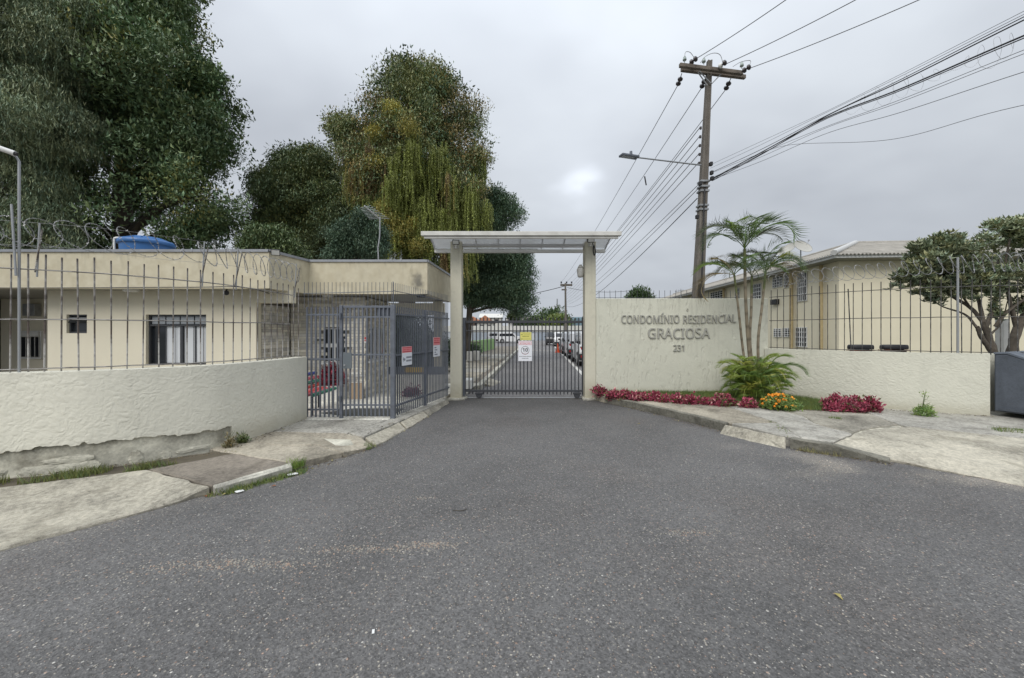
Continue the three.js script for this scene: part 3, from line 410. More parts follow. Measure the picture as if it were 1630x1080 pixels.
  part('transom', box(-4.35, -3.87, 1.26, 1.35, 8.76, 8.79), M.white, wa); for (let i = 1; i < 4; i++) part('window_bar', box(-4.35 + i * 0.12 - 0.012, -4.35 + i * 0.12 + 0.012, 0.94, 1.68, 8.735, 8.755), M.white, wa); part('sill', box(-4.43, -3.79, 0.87, 0.908, 8.66, 8.76), M.white, wa);
  const fb = (a, b, y0, y1, xo = 0) => box(-3.44 + xo, -3.40 + xo, y0, y1, a, b);
  const wb = part('window', merge([fb(8.86, 8.92, 0.93, 1.74, 0.02), fb(9.98, 10.04, 0.93, 1.74, 0.02), fb(8.92, 9.98, 1.7, 1.74, 0.02), fb(8.92, 9.98, 0.93, 0.97, 0.02)]), M.whiteDirty, t); part('pane', fb(8.92, 9.98, 0.97, 1.7, 0.005), M.glass, wb);
  for (let i = 1; i < 4; i++) part('window_bar', fb(8.92 + i * 0.265 - 0.012, 8.92 + i * 0.265 + 0.012, 0.97, 1.7, 0.045), M.white, wb); part('sill', box(-3.42, -3.3, 0.885, 0.926, 8.82, 10.08), M.white, wb);
  // far side of the porch: back beam, pillar, low white wall with yellow rail behind the side fence
  part('beam', box(-3.39, -1.9, 2.1, 2.43, 10.55, 10.7), M.creamWall, t); part('pillar', rbox(-2.06, -1.84, 0.1, 2.43, 9.85, 10.05, 0.012), M.cream, t);
  for (const [px, d] of [[208, 7.3], [522, 8.4]]) { const c = at(px, 463, d); part('soffit_lamp', new THREE.CylinderGeometry(0.13, 0.11, 0.05, 20).translate(c.x, sof - 0.015, -d), M.whiteDirty, t); }
  const c2 = at(675, 469, 8.5); part('soffit_camera', rbox(c2.x - 0.16, c2.x + 0.02, sof - 0.04, sof + 0.012, 8.45, 8.55, 0.01), M.black, t);
  part('soffit_spotlight', merge([rod(V(X(358, 7.2), sof + 0.01, -7.25), V(X(358, 7.2), sof - 0.05, -7.22), 0.012), rod(V(X(355, 7.2), sof - 0.05, -7.3), V(X(360, 7.2), sof - 0.075, -7.2), 0.035, 0.045, 10)]), M.black, t);
  const fl2 = part('floodlight', uvBox(new RoundedBoxGeometry(0.15, 0.11, 0.04, 1, 0.008).rotateX(0.35).rotateY(0.5).translate(X(441, 7.05), Y(403, 7.05), -7.0)), M.black, t); part('lens', uvBox(new THREE.BoxGeometry(0.125, 0.085, 0.004).translate(0, 0, 0.022).rotateX(0.35).rotateY(0.5).translate(X(441, 7.05), Y(403, 7.05), -7.0)), M.whiteDirty, fl2); part('bracket', tube([V(xc - 0.02, top + 0.03, -7.1), V(xc + 0.05, top - 0.0, -7.04), V(X(441, 7.05), Y(403, 7.05) + 0.03, -7.03)], 0.01, 8, 6), M.black, fl2);
  { const a = tex(128, 128, [1, 1], (u, v, o) => { const q = Math.hypot((u - 0.62) * 1.5, (v - 0.42) * 1.15), n = fbm(u, v, 6, 4, 96), e = Math.min(u, v, 1 - u, 1 - v); o[0] = o[1] = o[2] = clamp(step(0.55, 0.05, q + (n - 0.5) * 0.5) * 0.48) * step(0, 0.12, e); });
    part('stain', new THREE.PlaneGeometry(0.5, 0.55).translate(xr - 0.26, sof + 0.3, -fd2 + 0.004), new THREE.MeshStandardMaterial({ color: lin(0.1, 0.1, 0.105), alphaMap: a, transparent: true, roughness: 0.9 }), t, 'dark smudge of soot near the corner'); }
  part('cable', tube([V(-16, 2.445, -7.06), V(-8.5, 2.44, -7.06), V(-6, 2.452, -7.06), V(-4.9, 2.44, -7.06), V(-4.7, 2.36, -7.3)], 0.008, 40, 5), M.wire, t);
}
{ // small things at the porch
  const y0 = 0.1;
  const b = thing('bench', 'bench of blue, pink, green and red slats against the porch wall', 'bench', [-3.8, y0, -7.2]);
  const pc = { blue: lin(0.05, 0.07, 0.3), pink: lin(0.6, 0.14, 0.17), green: lin(0.05, 0.24, 0.16), red: lin(0.55, 0.07, 0.05) }, pm = {}; for (const k in pc) pm[k] = std({ color: pc[k], roughness: 0.5 });
  const A = V(-4.0, 0, -6.75), B = V(-4.0, 0, -7.62), dir = B.clone().sub(A).normalize(), nrm = V(-dir.z, 0, dir.x); if (nrm.x < 0) nrm.negate();
  const sl = (name, c, y, o, e0 = 0, e1 = 0) => { const a = A.clone().addScaledVector(dir, e0).addScaledVector(nrm, o), q = B.clone().addScaledVector(dir, e1).addScaledVector(nrm, o); a.y = q.y = y0 + y; part(name, rod(a, q, 0.034, 0.034, 12), pm[c], b); };
  sl('back_slat', 'blue', 0.68, -0.02, 0, 0.1); sl('back_slat', 'pink', 0.6, 0.0, 0, 0.1); sl('back_slat', 'green', 0.52, 0.02, 0, 0.1); sl('back_slat', 'red', 0.44, 0.04, 0, 0.1);
  sl('seat_slat', 'pink', 0.39, 0.13); sl('seat_slat', 'red', 0.385, 0.22); sl('seat_slat', 'pink', 0.38, 0.32); sl('seat_slat', 'green', 0.375, 0.42);
  for (const s of [0.05, 0.8]) for (const o of [0.12, 0.4]) { const q = A.clone().addScaledVector(dir, s).addScaledVector(nrm, o); part('leg', rod(V(q.x, y0, q.z), V(q.x, y0 + 0.37, q.z), 0.016), M.gateSteel, b); }
  for (const s of [0.05, 0.85]) { const q = A.clone().addScaledVector(dir, s); part('back_post', rod(V(q.x, y0 + 0.3, q.z), V(q.x - nrm.x * 0.03, y0 + 0.68, q.z - nrm.z * 0.03), 0.014), M.gateSteel, b); }
  const pl = thing('planter_box', 'pale planter box beside the bench under the porch window', 'planter', [-4.0, y0, -8.45]);
  part('box', merge([box(-4.5, -3.82, y0, y0 + 0.32, 8.32, 8.36), box(-4.5, -3.82, y0, y0 + 0.32, 8.6, 8.64), box(-4.5, -4.46, y0, y0 + 0.32, 8.36, 8.6), box(-3.86, -3.82, y0, y0 + 0.32, 8.36, 8.6)]), M.whiteDirty, pl); part('soil', box(-4.46, -3.86, y0 + 0.18, y0 + 0.28, 8.36, 8.6), M.soil, pl);
  const mt = thing('doormat', 'wide grey ribbed doormat lying inside the pedestrian gate', 'doormat', [-2.7, y0, -7.0]);
  part('mat', slab([[-3.55, 7.0, y0 + 0.014], [-2.98, 6.78, y0 + 0.014], [-2.16, 6.74, y0 + 0.014], [-2.12, 7.4, y0 + 0.014], [-3.1, 7.42, y0 + 0.014]], 61, y0, 0.003, 0.004), std({ map: tex(256, 256, [0.02, 1], (u, v, o) => { o[0] = o[1] = o[2] = 0.1 + 0.09 * Math.sin(u * 6.283); o[2] *= 0.9; }, true), roughness: 0.95 }), mt);
  const cb = thing('cardboard_sheet', 'brown cardboard sheet leaning on the porch stone wall', 'cardboard', [-3.5, y0, -8.45]);
  part('sheet', uvBox(new THREE.BoxGeometry(0.28, 0.36, 0.012).rotateX(-0.16).translate(-3.52, y0 + 0.18, -8.55)), std({ color: lin(0.36, 0.27, 0.18), roughness: 0.9 }), cb);
  const lw = thing('low_wall', 'low white wall behind the side fence with a yellow rail on top', 'wall', [-2.7, y0, -9.8]);
  part('wall', box(-3.2, -1.75, y0, y0 + 0.42, 9.7, 9.82), M.whiteDirty, lw); part('rail', rbox(X(645, 9.75), X(676, 9.75), Y(593, 9.75), Y(585, 9.75), 9.7, 9.8, 0.02), std({ color: lin(0.55, 0.36, 0.04), roughness: 0.5 }), lw); part('panel', box(-3.2, -1.75, y0 + 0.425, y0 + 0.62, 9.74, 9.78), M.steel, lw);
  const ic = thing('intercom', 'small grey intercom panel fixed behind the gate post of the porch', 'intercom', [-3.08, 1.35, -6.8]);
  part('housing', rbox(-3.16, -3.04, 1.3, 1.5, 6.78, 6.84, 0.012), M.steel, ic); part('button_panel', rbox(-3.14, -3.06, 1.33, 1.43, 6.772, 6.782, 0.003), M.black, ic);
  const nt = thing('notice_plate', 'small red and white notice on the stone corner beside the side window', 'sign', [-3.4, 1.45, -8.68]);
  part('plate', box(X(580, 8.68), X(584.5, 8.68), Y(546, 8.68), Y(537, 8.68), 8.66, 8.68), M.white, nt); part('stripe', merge([box(X(580, 8.66), X(584.5, 8.66), Y(540.5, 8.66), Y(537, 8.66), 8.654, 8.659), box(X(580, 8.66), X(584.5, 8.66), Y(543.5, 8.66), Y(541.8, 8.66), 8.654, 8.659)]), std({ color: lin(0.5, 0.06, 0.05) }), nt);
}
{ // on the roof
  const x = X(234, 9.3), d = 9.3, t = thing('water_tank', 'round blue plastic water tank with ribbed lid on the guardhouse roof', 'water tank', [x, 2.95, -d]);
  local('tank', new THREE.LatheGeometry([[0, 0], [0.46, 0], [0.49, 0.05], [0.53, 0.3], [0.545, 0.32], [0.555, 0.5], [0.575, 0.52], [0.59, 0.78], [0.6, 0.8]].map(([r, y]) => new THREE.Vector2(r, y)), 48), M.blueTank, t);
  local('lid', new THREE.LatheGeometry([[0.6, 0.79], [0.635, 0.79], [0.64, 0.85], [0.6, 0.9], [0.4, 0.95], [0.385, 0.975], [0.2, 1.0], [0, 1.01]].map(([r, y]) => new THREE.Vector2(r, y)), 48), M.blueTank, t);
  for (let i = 0; i < 12; i++) { const a = (i / 12) * 6.283; local('lid_rib', new RoundedBoxGeometry(0.2, 0.02, 0.03, 1, 0.006).rotateZ(-0.27).translate(0.49, 0.93, 0).rotateY(a), M.blueTank, t); }
  local('overflow_pipe', tube([V(-0.42, -0.05, 0.52), V(-0.42, 0.82, 0.52), V(-0.42, 0.87, 0.52), V(-0.36, 0.89, 0.5), V(-0.3, 0.89, 0.45)], 0.025, 30, 10), M.white, t); t.scale.set(0.84, 1, 0.84);
  const a = thing('television_antenna', 'silvery rooftop television antenna on a thin crooked mast', 'antenna', [X(602, 9.6), 2.9, -9.6]);
  const q = (px, py, d = 9.6) => at(px, py, d);
  part('mast', tube([V(X(602, 9.6), 2.85, -9.6), q(602, 405), q(601.5, 396), q(604, 378), q(604.5, 350), q(604.5, 346)], 0.017, 24, 7), M.galv, a); part('boom', rod(q(580, 328, 9.2), q(605, 349.5, 9.7), 0.018, 0.018, 6), M.alu, a);
  for (let i = 0; i < 9; i++) { const c = q(580, 328, 9.2).lerp(q(605, 349.5, 9.7), 0.06 + i * 0.11), w = 0.1 + 0.012 * i; part('element', rod(c.clone().add(V(-w, -0.06, w * 0.9)), c.clone().add(V(w, 0.06, -w * 0.9)), 0.005, 0.005, 5), M.alu, a); }
}

// ------------------------------------------------------------------ the gate portal
const colGeo = (x0, x1, h) => rbox(x0, x1, -0.05, h, 8.98, 9.26, 0.012);
function floodlight(label, x, y, d) {
  const f = thing('floodlight', label, 'floodlight', [x, y, -d]);
  local('housing', new RoundedBoxGeometry(0.165, 0.115, 0.05, 1, 0.01).rotateX(0.25), M.black, f); local('lens', new RoundedBoxGeometry(0.135, 0.085, 0.006, 1, 0.002).translate(0, 0, 0.027).rotateX(0.25), M.white, f);
  local('bracket', merge([box(-0.06, -0.05, -0.13, 0, -0.005, 0.01), box(0.05, 0.06, -0.13, 0, -0.005, 0.01), box(-0.06, 0.06, -0.135, -0.125, -0.005, 0.06)]), M.alu, f); local('socket', new THREE.CylinderGeometry(0.03, 0.03, 0.09, 12).translate(0, -0.1, -0.02), M.whiteDirty, f);
}
{
  for (const [x0, x1, label] of [[-1.47, -1.2, 'cream gate column on the left, beside the side fence'], [1.74, 2.0, 'cream gate column on the right, joined to the lettered wall']]) {
    const t = thing('gate_column', label, 'column', [(x0 + x1) / 2, 0, -9.1]); part('shaft', colGeo(x0, x1, 3.78), M.column, t);
    part('foot', slab([[x0 - 0.06, 8.9, 0.05], [x1 + 0.07, 8.92, 0.045], [x1 + 0.1, 9.3, 0.04], [x0 - 0.05, 9.3, 0.05]], 70, -0.03, 0.03, 0.02), M.kerbWhite, t);
  }
  floodlight('black-rimmed floodlight at the top of the left gate column', X(726, 8.9), Y(386.5, 8.9), 8.86); floodlight('black-rimmed floodlight at the top of the right gate column', X(940, 8.9), Y(383, 8.9), 8.86);
  // canopy: a barrel of translucent sheets between a gutter in front and a beam behind
  const t = thing('gate_canopy', 'white arched translucent canopy resting across the two gate columns', 'canopy', [0.2, 3.7, -9.0]);
  const prof = []; for (let i = 0; i <= 12; i++) { const a = i / 12; prof.push([8.42 + 1.3 * a, 3.79 + 0.17 * Math.sin(Math.pow(a, 0.8) * Math.PI * 0.9) - 0.07 * a * a]); }
  const sheetG = (x0, x1, o, th) => { const s = new THREE.Shape(); prof.forEach(([d, y], i) => (i ? s.lineTo(d, y + o) : s.moveTo(d, y + o))); for (let i = prof.length - 1; i >= 0; i--) s.lineTo(prof[i][0], prof[i][1] + o - th); return uvBox(new THREE.ExtrudeGeometry(s, { depth: x1 - x0, bevelEnabled: false }).rotateY(Math.PI / 2).translate(x0, 0, 0)); };
  const xa = -1.99, xb = 2.4; for (let i = 0; i < 8; i++) { const a = xa + (xb - xa) * i / 8, b = xa + (xb - xa) * (i + 1) / 8; part('roof_sheet', sheetG(a + 0.012, b - 0.012, 0.0, 0.006), M.poly, t); }
  for (let i = 0; i <= 8; i++) { const a = xa + (xb - xa) * i / 8; part('rib', sheetG(a - 0.011, a + 0.011, 0.006, i % 8 ? 0.035 : 0.05), M.alu, t); }
  part('gutter', merge([rbox(xa - 0.03, xb + 0.03, 3.755, 3.85, 8.34, 8.42, 0.008), rbox(xa + 0.03, xb - 0.03, 3.70, 3.752, 8.38, 8.44, 0.006)]), M.whiteDirty, t);
  part('beam', rbox(xa, xb, 3.66, 3.745, 9.66, 9.76, 0.01), M.white, t); part('beam', rbox(-1.2, 1.74, 3.68, 3.74, 9.06, 9.2, 0.006), M.alu, t);
  const w = thing('cable_loop', 'black cable looped beside the right floodlight', 'cable', [1.96, 3.6, -8.95]);
  part('cable', tube([at(943, 388, 8.9), at(946, 392, 8.92), at(948, 402, 8.95), at(946.5, 407, 8.96), at(944.5, 400, 8.96), at(945, 390, 8.95)], 0.012, 40, 6), M.wire, w);
  const l = thing('wall_lantern', 'white lantern on the inner side of the right gate column', 'lantern', [X(924, 9.15), Y(433, 9.15), -9.15]);
  local('cage', new THREE.LatheGeometry([[0.02, -0.14], [0.06, -0.13], [0.075, -0.08], [0.09, 0.05], [0.075, 0.09], [0.03, 0.11]].map(([r, y]) => new THREE.Vector2(r, y)), 20), M.whiteDirty, l); local('cap', new THREE.CylinderGeometry(0.025, 0.07, 0.07, 16).translate(0, 0.14, 0), M.whiteDirty, l); local('bracket', rod(V(0, 0.1, 0), V(0.1, 0.12, 0), 0.014), M.whiteDirty, l);
}
{ // the sliding gate
  const t = thing('sliding_gate', 'dark steel sliding vehicle gate of round bars between the columns', 'gate', [0.28, 0, -9.2]);
  const x0 = -1.2, x1 = 1.78, d = 9.22, bar = new THREE.CylinderGeometry(0.0135, 0.0135, 1.88, 8);
  for (let i = 0; i < 33; i++) local('bar', bar, M.gateSteel, t, x0 + 0.06 + i * (x1 - x0 - 0.12) / 32 - 0.28, 1.03 + (h3(i, 2, 3) - 0.5) * 0.01, -d + 9.2);
  part('frame_rail', rbox(x0, x1, 1.835, 1.895, d - 0.03, d + 0.03, 0.006), M.gateSteel, t); part('frame_rail', rbox(x0, x1, 1.635, 1.66, d - 0.02, d + 0.02, 0.004), M.gateSteel, t); part('frame_rail', rbox(x0, x1, 0.155, 0.205, d - 0.03, d + 0.03, 0.006), M.gateSteel, t);
  part('frame_post', rbox(x0 - 0.004, x0 + 0.055, 0.06, 1.97, d - 0.031, d + 0.031, 0.006), M.steel, t); part('frame_post', rbox(x1 - 0.055, x1 + 0.004, 0.06, 2.0, d - 0.031, d + 0.031, 0.006), M.gateSteel, t);
  for (const x of [-0.8, 1.58]) { const w = part('wheel', new THREE.CylinderGeometry(0.075, 0.075, 0.04, 24).rotateX(Math.PI / 2).translate(x, 0.085, -d + 0.05), M.gateSteel, t); part('wheel_cover', rbox(x - 0.1, x + 0.1, 0.1, 0.15, d - 0.08, d - 0.02, 0.01), M.gateSteel, t); }
  const rail = thing('gate_track', 'steel floor rail under the sliding gate', 'rail', [0.2, 0, -9.2]); part('rail', rbox(-1.3, 1.9, 0.002, 0.022, d - 0.02, d + 0.02, 0.004), M.galv, rail);
}
function canvasTex(w, h, draw) { const c = document.createElement('canvas'); c.width = w; c.height = h; draw(c.getContext('2d'), w, h); const t = new THREE.CanvasTexture(c); t.colorSpace = THREE.SRGBColorSpace; t.magFilter = THREE.LinearFilter; return t; }
function plate(t, w, h, map, pos, turn = 0, th = 0.006) {           // a printed metal plate: backing board and printed face
  const g = new THREE.BoxGeometry(w, h, th).rotateY(turn).translate(...pos); part('board', g, M.white, t);
  const n = V(Math.sin(turn), 0, Math.cos(turn)); part('print', new THREE.PlaneGeometry(w - 0.004, h - 0.004).rotateY(turn).translate(pos[0] + n.x * (th / 2 + 0.001), pos[1], pos[2] + n.z * (th / 2 + 0.001)), std({ map, roughness: 0.55 }), t);
}
{
  const a = thing('speed_sign', 'white speed limit sign reading ATENÇÃO 10 on the sliding gate', 'sign', [X(836, 9.15), Y(559, 9.15), -9.17]);
  plate(a, 0.335, 0.495, canvasTex(336, 496, (c, w, h) => {
    c.fillStyle = '#e6e7ec'; c.fillRect(0, 0, w, h); c.strokeStyle = '#c8494f'; c.lineWidth = 7; c.strokeRect(14, 22, w - 28, 74); c.fillStyle = '#d6666b'; c.font = 'bold 58px sans-serif'; c.textAlign = 'center'; c.fillText('ATENÇÃO', w / 2, 82, w - 50);
    c.strokeStyle = '#2a2a2e'; c.lineWidth = 9; c.beginPath(); c.arc(w / 2, 232, 96, 0, 7); c.stroke(); c.strokeStyle = '#c05a5e'; c.lineWidth = 4; c.beginPath(); c.arc(w / 2, 232, 104, 0.6, 2.6); c.stroke();
    c.fillStyle = '#18181b'; c.font = 'bold 128px sans-serif'; c.fillText('10', w / 2, 268); c.fillStyle = '#b56a6a'; c.font = '24px sans-serif'; c.fillText('km/h', w / 2, 304);
    c.fillStyle = '#3a3c44'; c.font = 'bold 30px sans-serif'; c.fillText('VELOCIDADE MÁXIMA', w / 2, 396, w - 30); c.fillText('PERMITIDA', w / 2, 444);
  }), [X(836, 9.15), Y(559, 9.15), -9.17]);
  const b = thing('warning_sign', 'small yellow notice above the speed sign on the sliding gate', 'sign', [X(837, 9.15), Y(535.5, 9.15), -9.17]);
  plate(b, 0.275, 0.2, canvasTex(276, 200, (c, w, h) => { c.fillStyle = '#d9d276'; c.fillRect(0, 0, w, h); c.fillStyle = '#8d8a3a'; for (const [y, x0, x1, k] of [[26, 60, 250, 8], [62, 20, 50, 22], [66, 90, 250, 10], [104, 56, 210, 22], [170, 10, 60, 18], [168, 80, 250, 10]]) for (let x = x0; x < x1; x += k * 1.1) c.fillRect(x, y - k / 2, k * (0.55 + 0.4 * h3(x | 0, y, 1)), k); }), [X(837, 9.15), Y(535.5, 9.15), -9.17]);
}
{ // pedestrian enclosure: fixed panel, wicket gate, side panel
  const d = 6.62, y0 = 0.1, tubeBar = new THREE.BoxGeometry(0.025, 1, 0.025), thin = new THREE.CylinderGeometry(0.005, 0.005, 1, 5);
  const bar = (t, x, y, h, dd, g = tubeBar, turn = 0) => { const m = local('bar', g, M.steel, t, x - t.position.x, y + h / 2 - t.position.y, -dd - t.position.z); m.scale.y = h; m.rotation.y = turn; };
  const f = thing('fence_panel', 'fixed blue-grey steel bar panel between the left wall and the wicket gate', 'fence', [-3.3, y0, -d]);
  for (let i = 0; i < 8; i++) bar(f, -3.6 + i * 0.0765, y0 + 0.02, 1.93, d);
  for (let i = 0; i < 23; i++) bar(f, -3.66 + i * 0.07, 2.02, 0.47, d + 0.02, thin);
  for (const y of [0.235, 1.12, 1.9]) part('rail', rbox(-3.62, -3.03, y0 + y - 0.1, y0 + y - 0.07, d - 0.012, d + 0.012, 0.004), M.steel, f); part('rail', rod(V(-3.68, 2.29, -d - 0.02), V(-2.1, 2.33, -d - 0.02), 0.006), M.steel, f);
  const g = thing('wicket_gate', 'blue-grey steel pedestrian gate with lock plate under the porch', 'gate', [-2.56, y0, -d]);
  const gx0 = -3.0, gx1 = -2.13; part('post', rbox(gx0 - 0.028, gx0 + 0.028, y0 - 0.02, 2.08, d - 0.028, d + 0.028, 0.006), M.steel, g);
  for (let i = 0; i < 11; i++) bar(g, gx0 + 0.085 + i * 0.0735, y0 + 0.03, 1.93, d);
  part('top_rail', rbox(gx0 + 0.035, gx1, 2.035, 2.075, d - 0.015, d + 0.015, 0.004), M.steel, g); for (const y of [0.33, 1.215, 1.875]) part('rail', rbox(gx0 + 0.036, gx1, y - 0.014, y + 0.014, d - 0.013, d + 0.013, 0.003), M.steel, g);
  part('lock_plate', rbox(gx0 + 0.04, gx0 + 0.2, 0.97, 1.25, d - 0.035, d - 0.02, 0.004), std({ color: lin(0.13, 0.15, 0.165), roughness: 0.5 }), g); part('keyhole', new THREE.CylinderGeometry(0.014, 0.014, 0.02, 12).rotateX(Math.PI / 2).translate(gx0 + 0.075, 1.035, -d + 0.04), M.alu, g);
  part('closer_box', rbox(X(599, d), X(622, d), Y(504, d), Y(489, d), d + 0.02, d + 0.09, 0.006), M.steel, g); part('hinge', new THREE.CylinderGeometry(0.02, 0.02, 0.09, 10).translate(gx0, 1.9, -d + 0.05), M.steel, g); part('hinge', new THREE.CylinderGeometry(0.02, 0.02, 0.09, 10).translate(gx0, 0.45, -d + 0.05), M.steel, g);
  // side panel towards the gate column
  const A = [-2.09, d], B = [-1.5, 8.95], P = path([A, [(A[0] + B[0]) / 2, (A[1] + B[1]) / 2], B], 40), an = Math.atan2(B[1] - A[1], B[0] - A[0]);
  const s = thing('fence_panel', 'blue-grey steel side fence running from the wicket gate to the column', 'fence', [-1.8, y0, -7.8]);
  part('corner_post', rbox(A[0] - 0.04, A[0] + 0.04, y0 - 0.02, 2.09, d - 0.04, d + 0.04, 0.006), M.steel, s); part('corner_spike', rod(V(A[0], 2.09, -d), V(A[0], 2.5, -d), 0.006), M.steel, s);
  const sideBar = new THREE.BoxGeometry(0.0185, 1, 0.0185); for (let i = 1; i < 33; i++) { const q = P.pos((i / 33) * P.L); bar(s, q.x, y0 + 0.02, 1.95, -q.z, sideBar, an); }
  for (let i = 0; i < 34; i++) { const q = P.pos(((i + 0.5) / 34) * P.L); bar(s, q.x - 0.01, 2.05, 0.44, -q.z, thin); }
  { const q = P.pos(P.L * 0.5); part('post', rbox(q.x - 0.03, q.x + 0.03, y0 - 0.02, 2.07, -q.z - 0.03, -q.z + 0.03, 0.005), M.steel, s); }
  for (const y of [0.3, 1.2, 1.93]) part('rail', uvBox(new THREE.BoxGeometry(P.L, 0.03, 0.03).rotateY(an).translate((A[0] + B[0]) / 2, y, -(A[1] + B[1]) / 2)), M.steel, s);
  part('rail', rod(V(A[0], 2.34, -A[1]), V(B[0], 2.34, -B[1]), 0.006), M.steel, s);
  for (let k = 0; k < 2; k++) {                                     // notices wired to the bars
    const u = [0.1, 0.63][k], q = P.pos(u * P.L), t = P.tan(u * P.L), n = V(-t.z, 0, t.x); if (n.x < 0) n.negate();
    const w = k ? 0.33 : 0.36, hh = k ? 0.42 : 0.35, pos = [q.x + n.x * 0.03 + t.x * w / 2, k ? 1.29 : 1.17, q.z + n.z * 0.03 + t.z * w / 2];
    const sg = thing('notice_sign', k ? 'red and white notice farther along the side fence, near the column' : 'red and white notice beside the corner post of the side fence', 'sign', pos);
    plate(sg, w, hh, canvasTex(256, 300, (c, W, H) => { c.fillStyle = '#e3e5ea'; c.fillRect(0, 0, W, H); c.fillStyle = '#e2888c'; c.fillRect(0, 0, W, k ? 122 : 98); c.fillStyle = '#b8393f'; c.fillRect(14, 14, W - 28, 10); c.fillRect(14, 74, W - 28, 15); c.fillStyle = '#c9565b'; for (let x = 24; x < W - 30; x += 20) c.fillRect(x, 38, 8 + 9 * h3(x, 1, 2), 22); c.fillStyle = '#555a66';
      if (k) { for (let y = 150; y < 290; y += 36) for (let x = 40; x < 90 + 60 * h3(y, 1, 4); x += 15) c.fillRect(x, y, 12, 18); } else { c.fillRect(34, 170, 14, 66); c.fillRect(58, 186, 22, 38); c.fillRect(26, 190, 26, 16); for (const y of [160, 214]) for (let x = 108; x < 232; x += 20) c.fillRect(x, y, 15, 30); } }), pos, Math.atan2(n.x, n.z));
  }
}

// ------------------------------------------------------------------ the lettered wall, right boundary wall, fences
{
  const t = thing('entrance_wall', 'tall pale grey-cream wall carrying the raised residence name', 'wall', [4, 0.1, -9]);
  part('wall', rbox(2.003, 6.12, -0.05, 2.42, 9.0, 9.17, 0.012), M.castSign, t);
  const sp = new THREE.CylinderGeometry(0.0055, 0.0055, 0.2, 5); for (let i = 0; i < 26; i++) { const m = local('spike', sp, M.gateSteel, t, 2.1 + i * 0.132 - 4, 2.52 - 0.1, -9.085 + 9); m.rotation.z = (h3(i, 3, 1) - 0.5) * 0.06; }
  part('spike_rail', rod(V(2.0, 2.445, -9.085), V(5.5, 2.445, -9.085), 0.005), M.gateSteel, t);
  const font = await new FontLoader().loadAsync('fonts/droid/droid_sans_regular.typeface.json');
  const face = std({ color: lin(0.36, 0.355, 0.315), roughness: 0.75 });
  const line = (text, px0, px1, py, cap, label, nm) => {
    const W = X(px1, 9) - X(px0, 9), l = thing(nm, label, 'lettering', [X((px0 + px1) / 2, 9), Y(py, 9), -8.985]); const gs = []; let cx = 0;
    for (const ch of text) { const adv = (font.data.glyphs[ch]?.ha ?? 600) / font.data.resolution; if (ch !== ' ') { const g = new TextGeometry(ch, { font, size: 1, depth: 0.026, curveSegments: 6, bevelEnabled: true, bevelSize: 0.016, bevelThickness: 0.004, bevelSegments: 1 }); gs.push([g, cx]); } cx += adv; }
    gs.forEach(([g]) => g.computeBoundingBox()); const capH = Math.max(...gs.filter((_, i) => /[NDRA2]/.test(text.replace(/ /g, '')[i])).map(([g]) => g.boundingBox.max.y)), sy = cap / capH, last = gs[gs.length - 1]; last[0].computeBoundingBox(); gs[0][0].computeBoundingBox(); const L0 = gs[0][0].boundingBox.min.x, L1 = last[1] + last[0].boundingBox.max.x, sx = W / (L1 - L0);
    for (const [g, x] of gs) { g.translate(x - L0, 0, 0).scale(sx, sy, 1); const m = local('letter', uvBox(g), face, l, -W / 2, 0, -0.012); m.rotation.z = (h3(Math.round(x * 99), 4, 1) - 0.5) * 0.015; }
  };
  line('CONDOMÍNIO RESIDENCIAL', 988.6, 1171.5, 514.6, 0.192, 'raised letters reading CONDOMÍNIO RESIDENCIAL, top line on the entrance wall', 'wall_lettering');
  line('GRACIOSA', 1031, 1130, 538.8, 0.243, 'larger raised letters reading GRACIOSA on the entrance wall', 'wall_lettering'); line('231', 1071.5, 1088.6, 559, 0.15, 'raised house number 231 below the residence name', 'house_number');
  const h = thing('wall_hook', 'small rusty hook ring above the lettering on the entrance wall', 'hook', [X(1094.5, 8.98), Y(494, 8.98), -8.985]); local('ring', new THREE.TorusGeometry(0.022, 0.004, 6, 16).scale(0.8, 1.3, 1), M.bark, h, 0, 0, 0.005);
}
const PR = path([[6.1, 9.02], [6.4, 8.5], [6.85, 7.9], [7.5, 7.3], [8.5, 6.74]], 80);
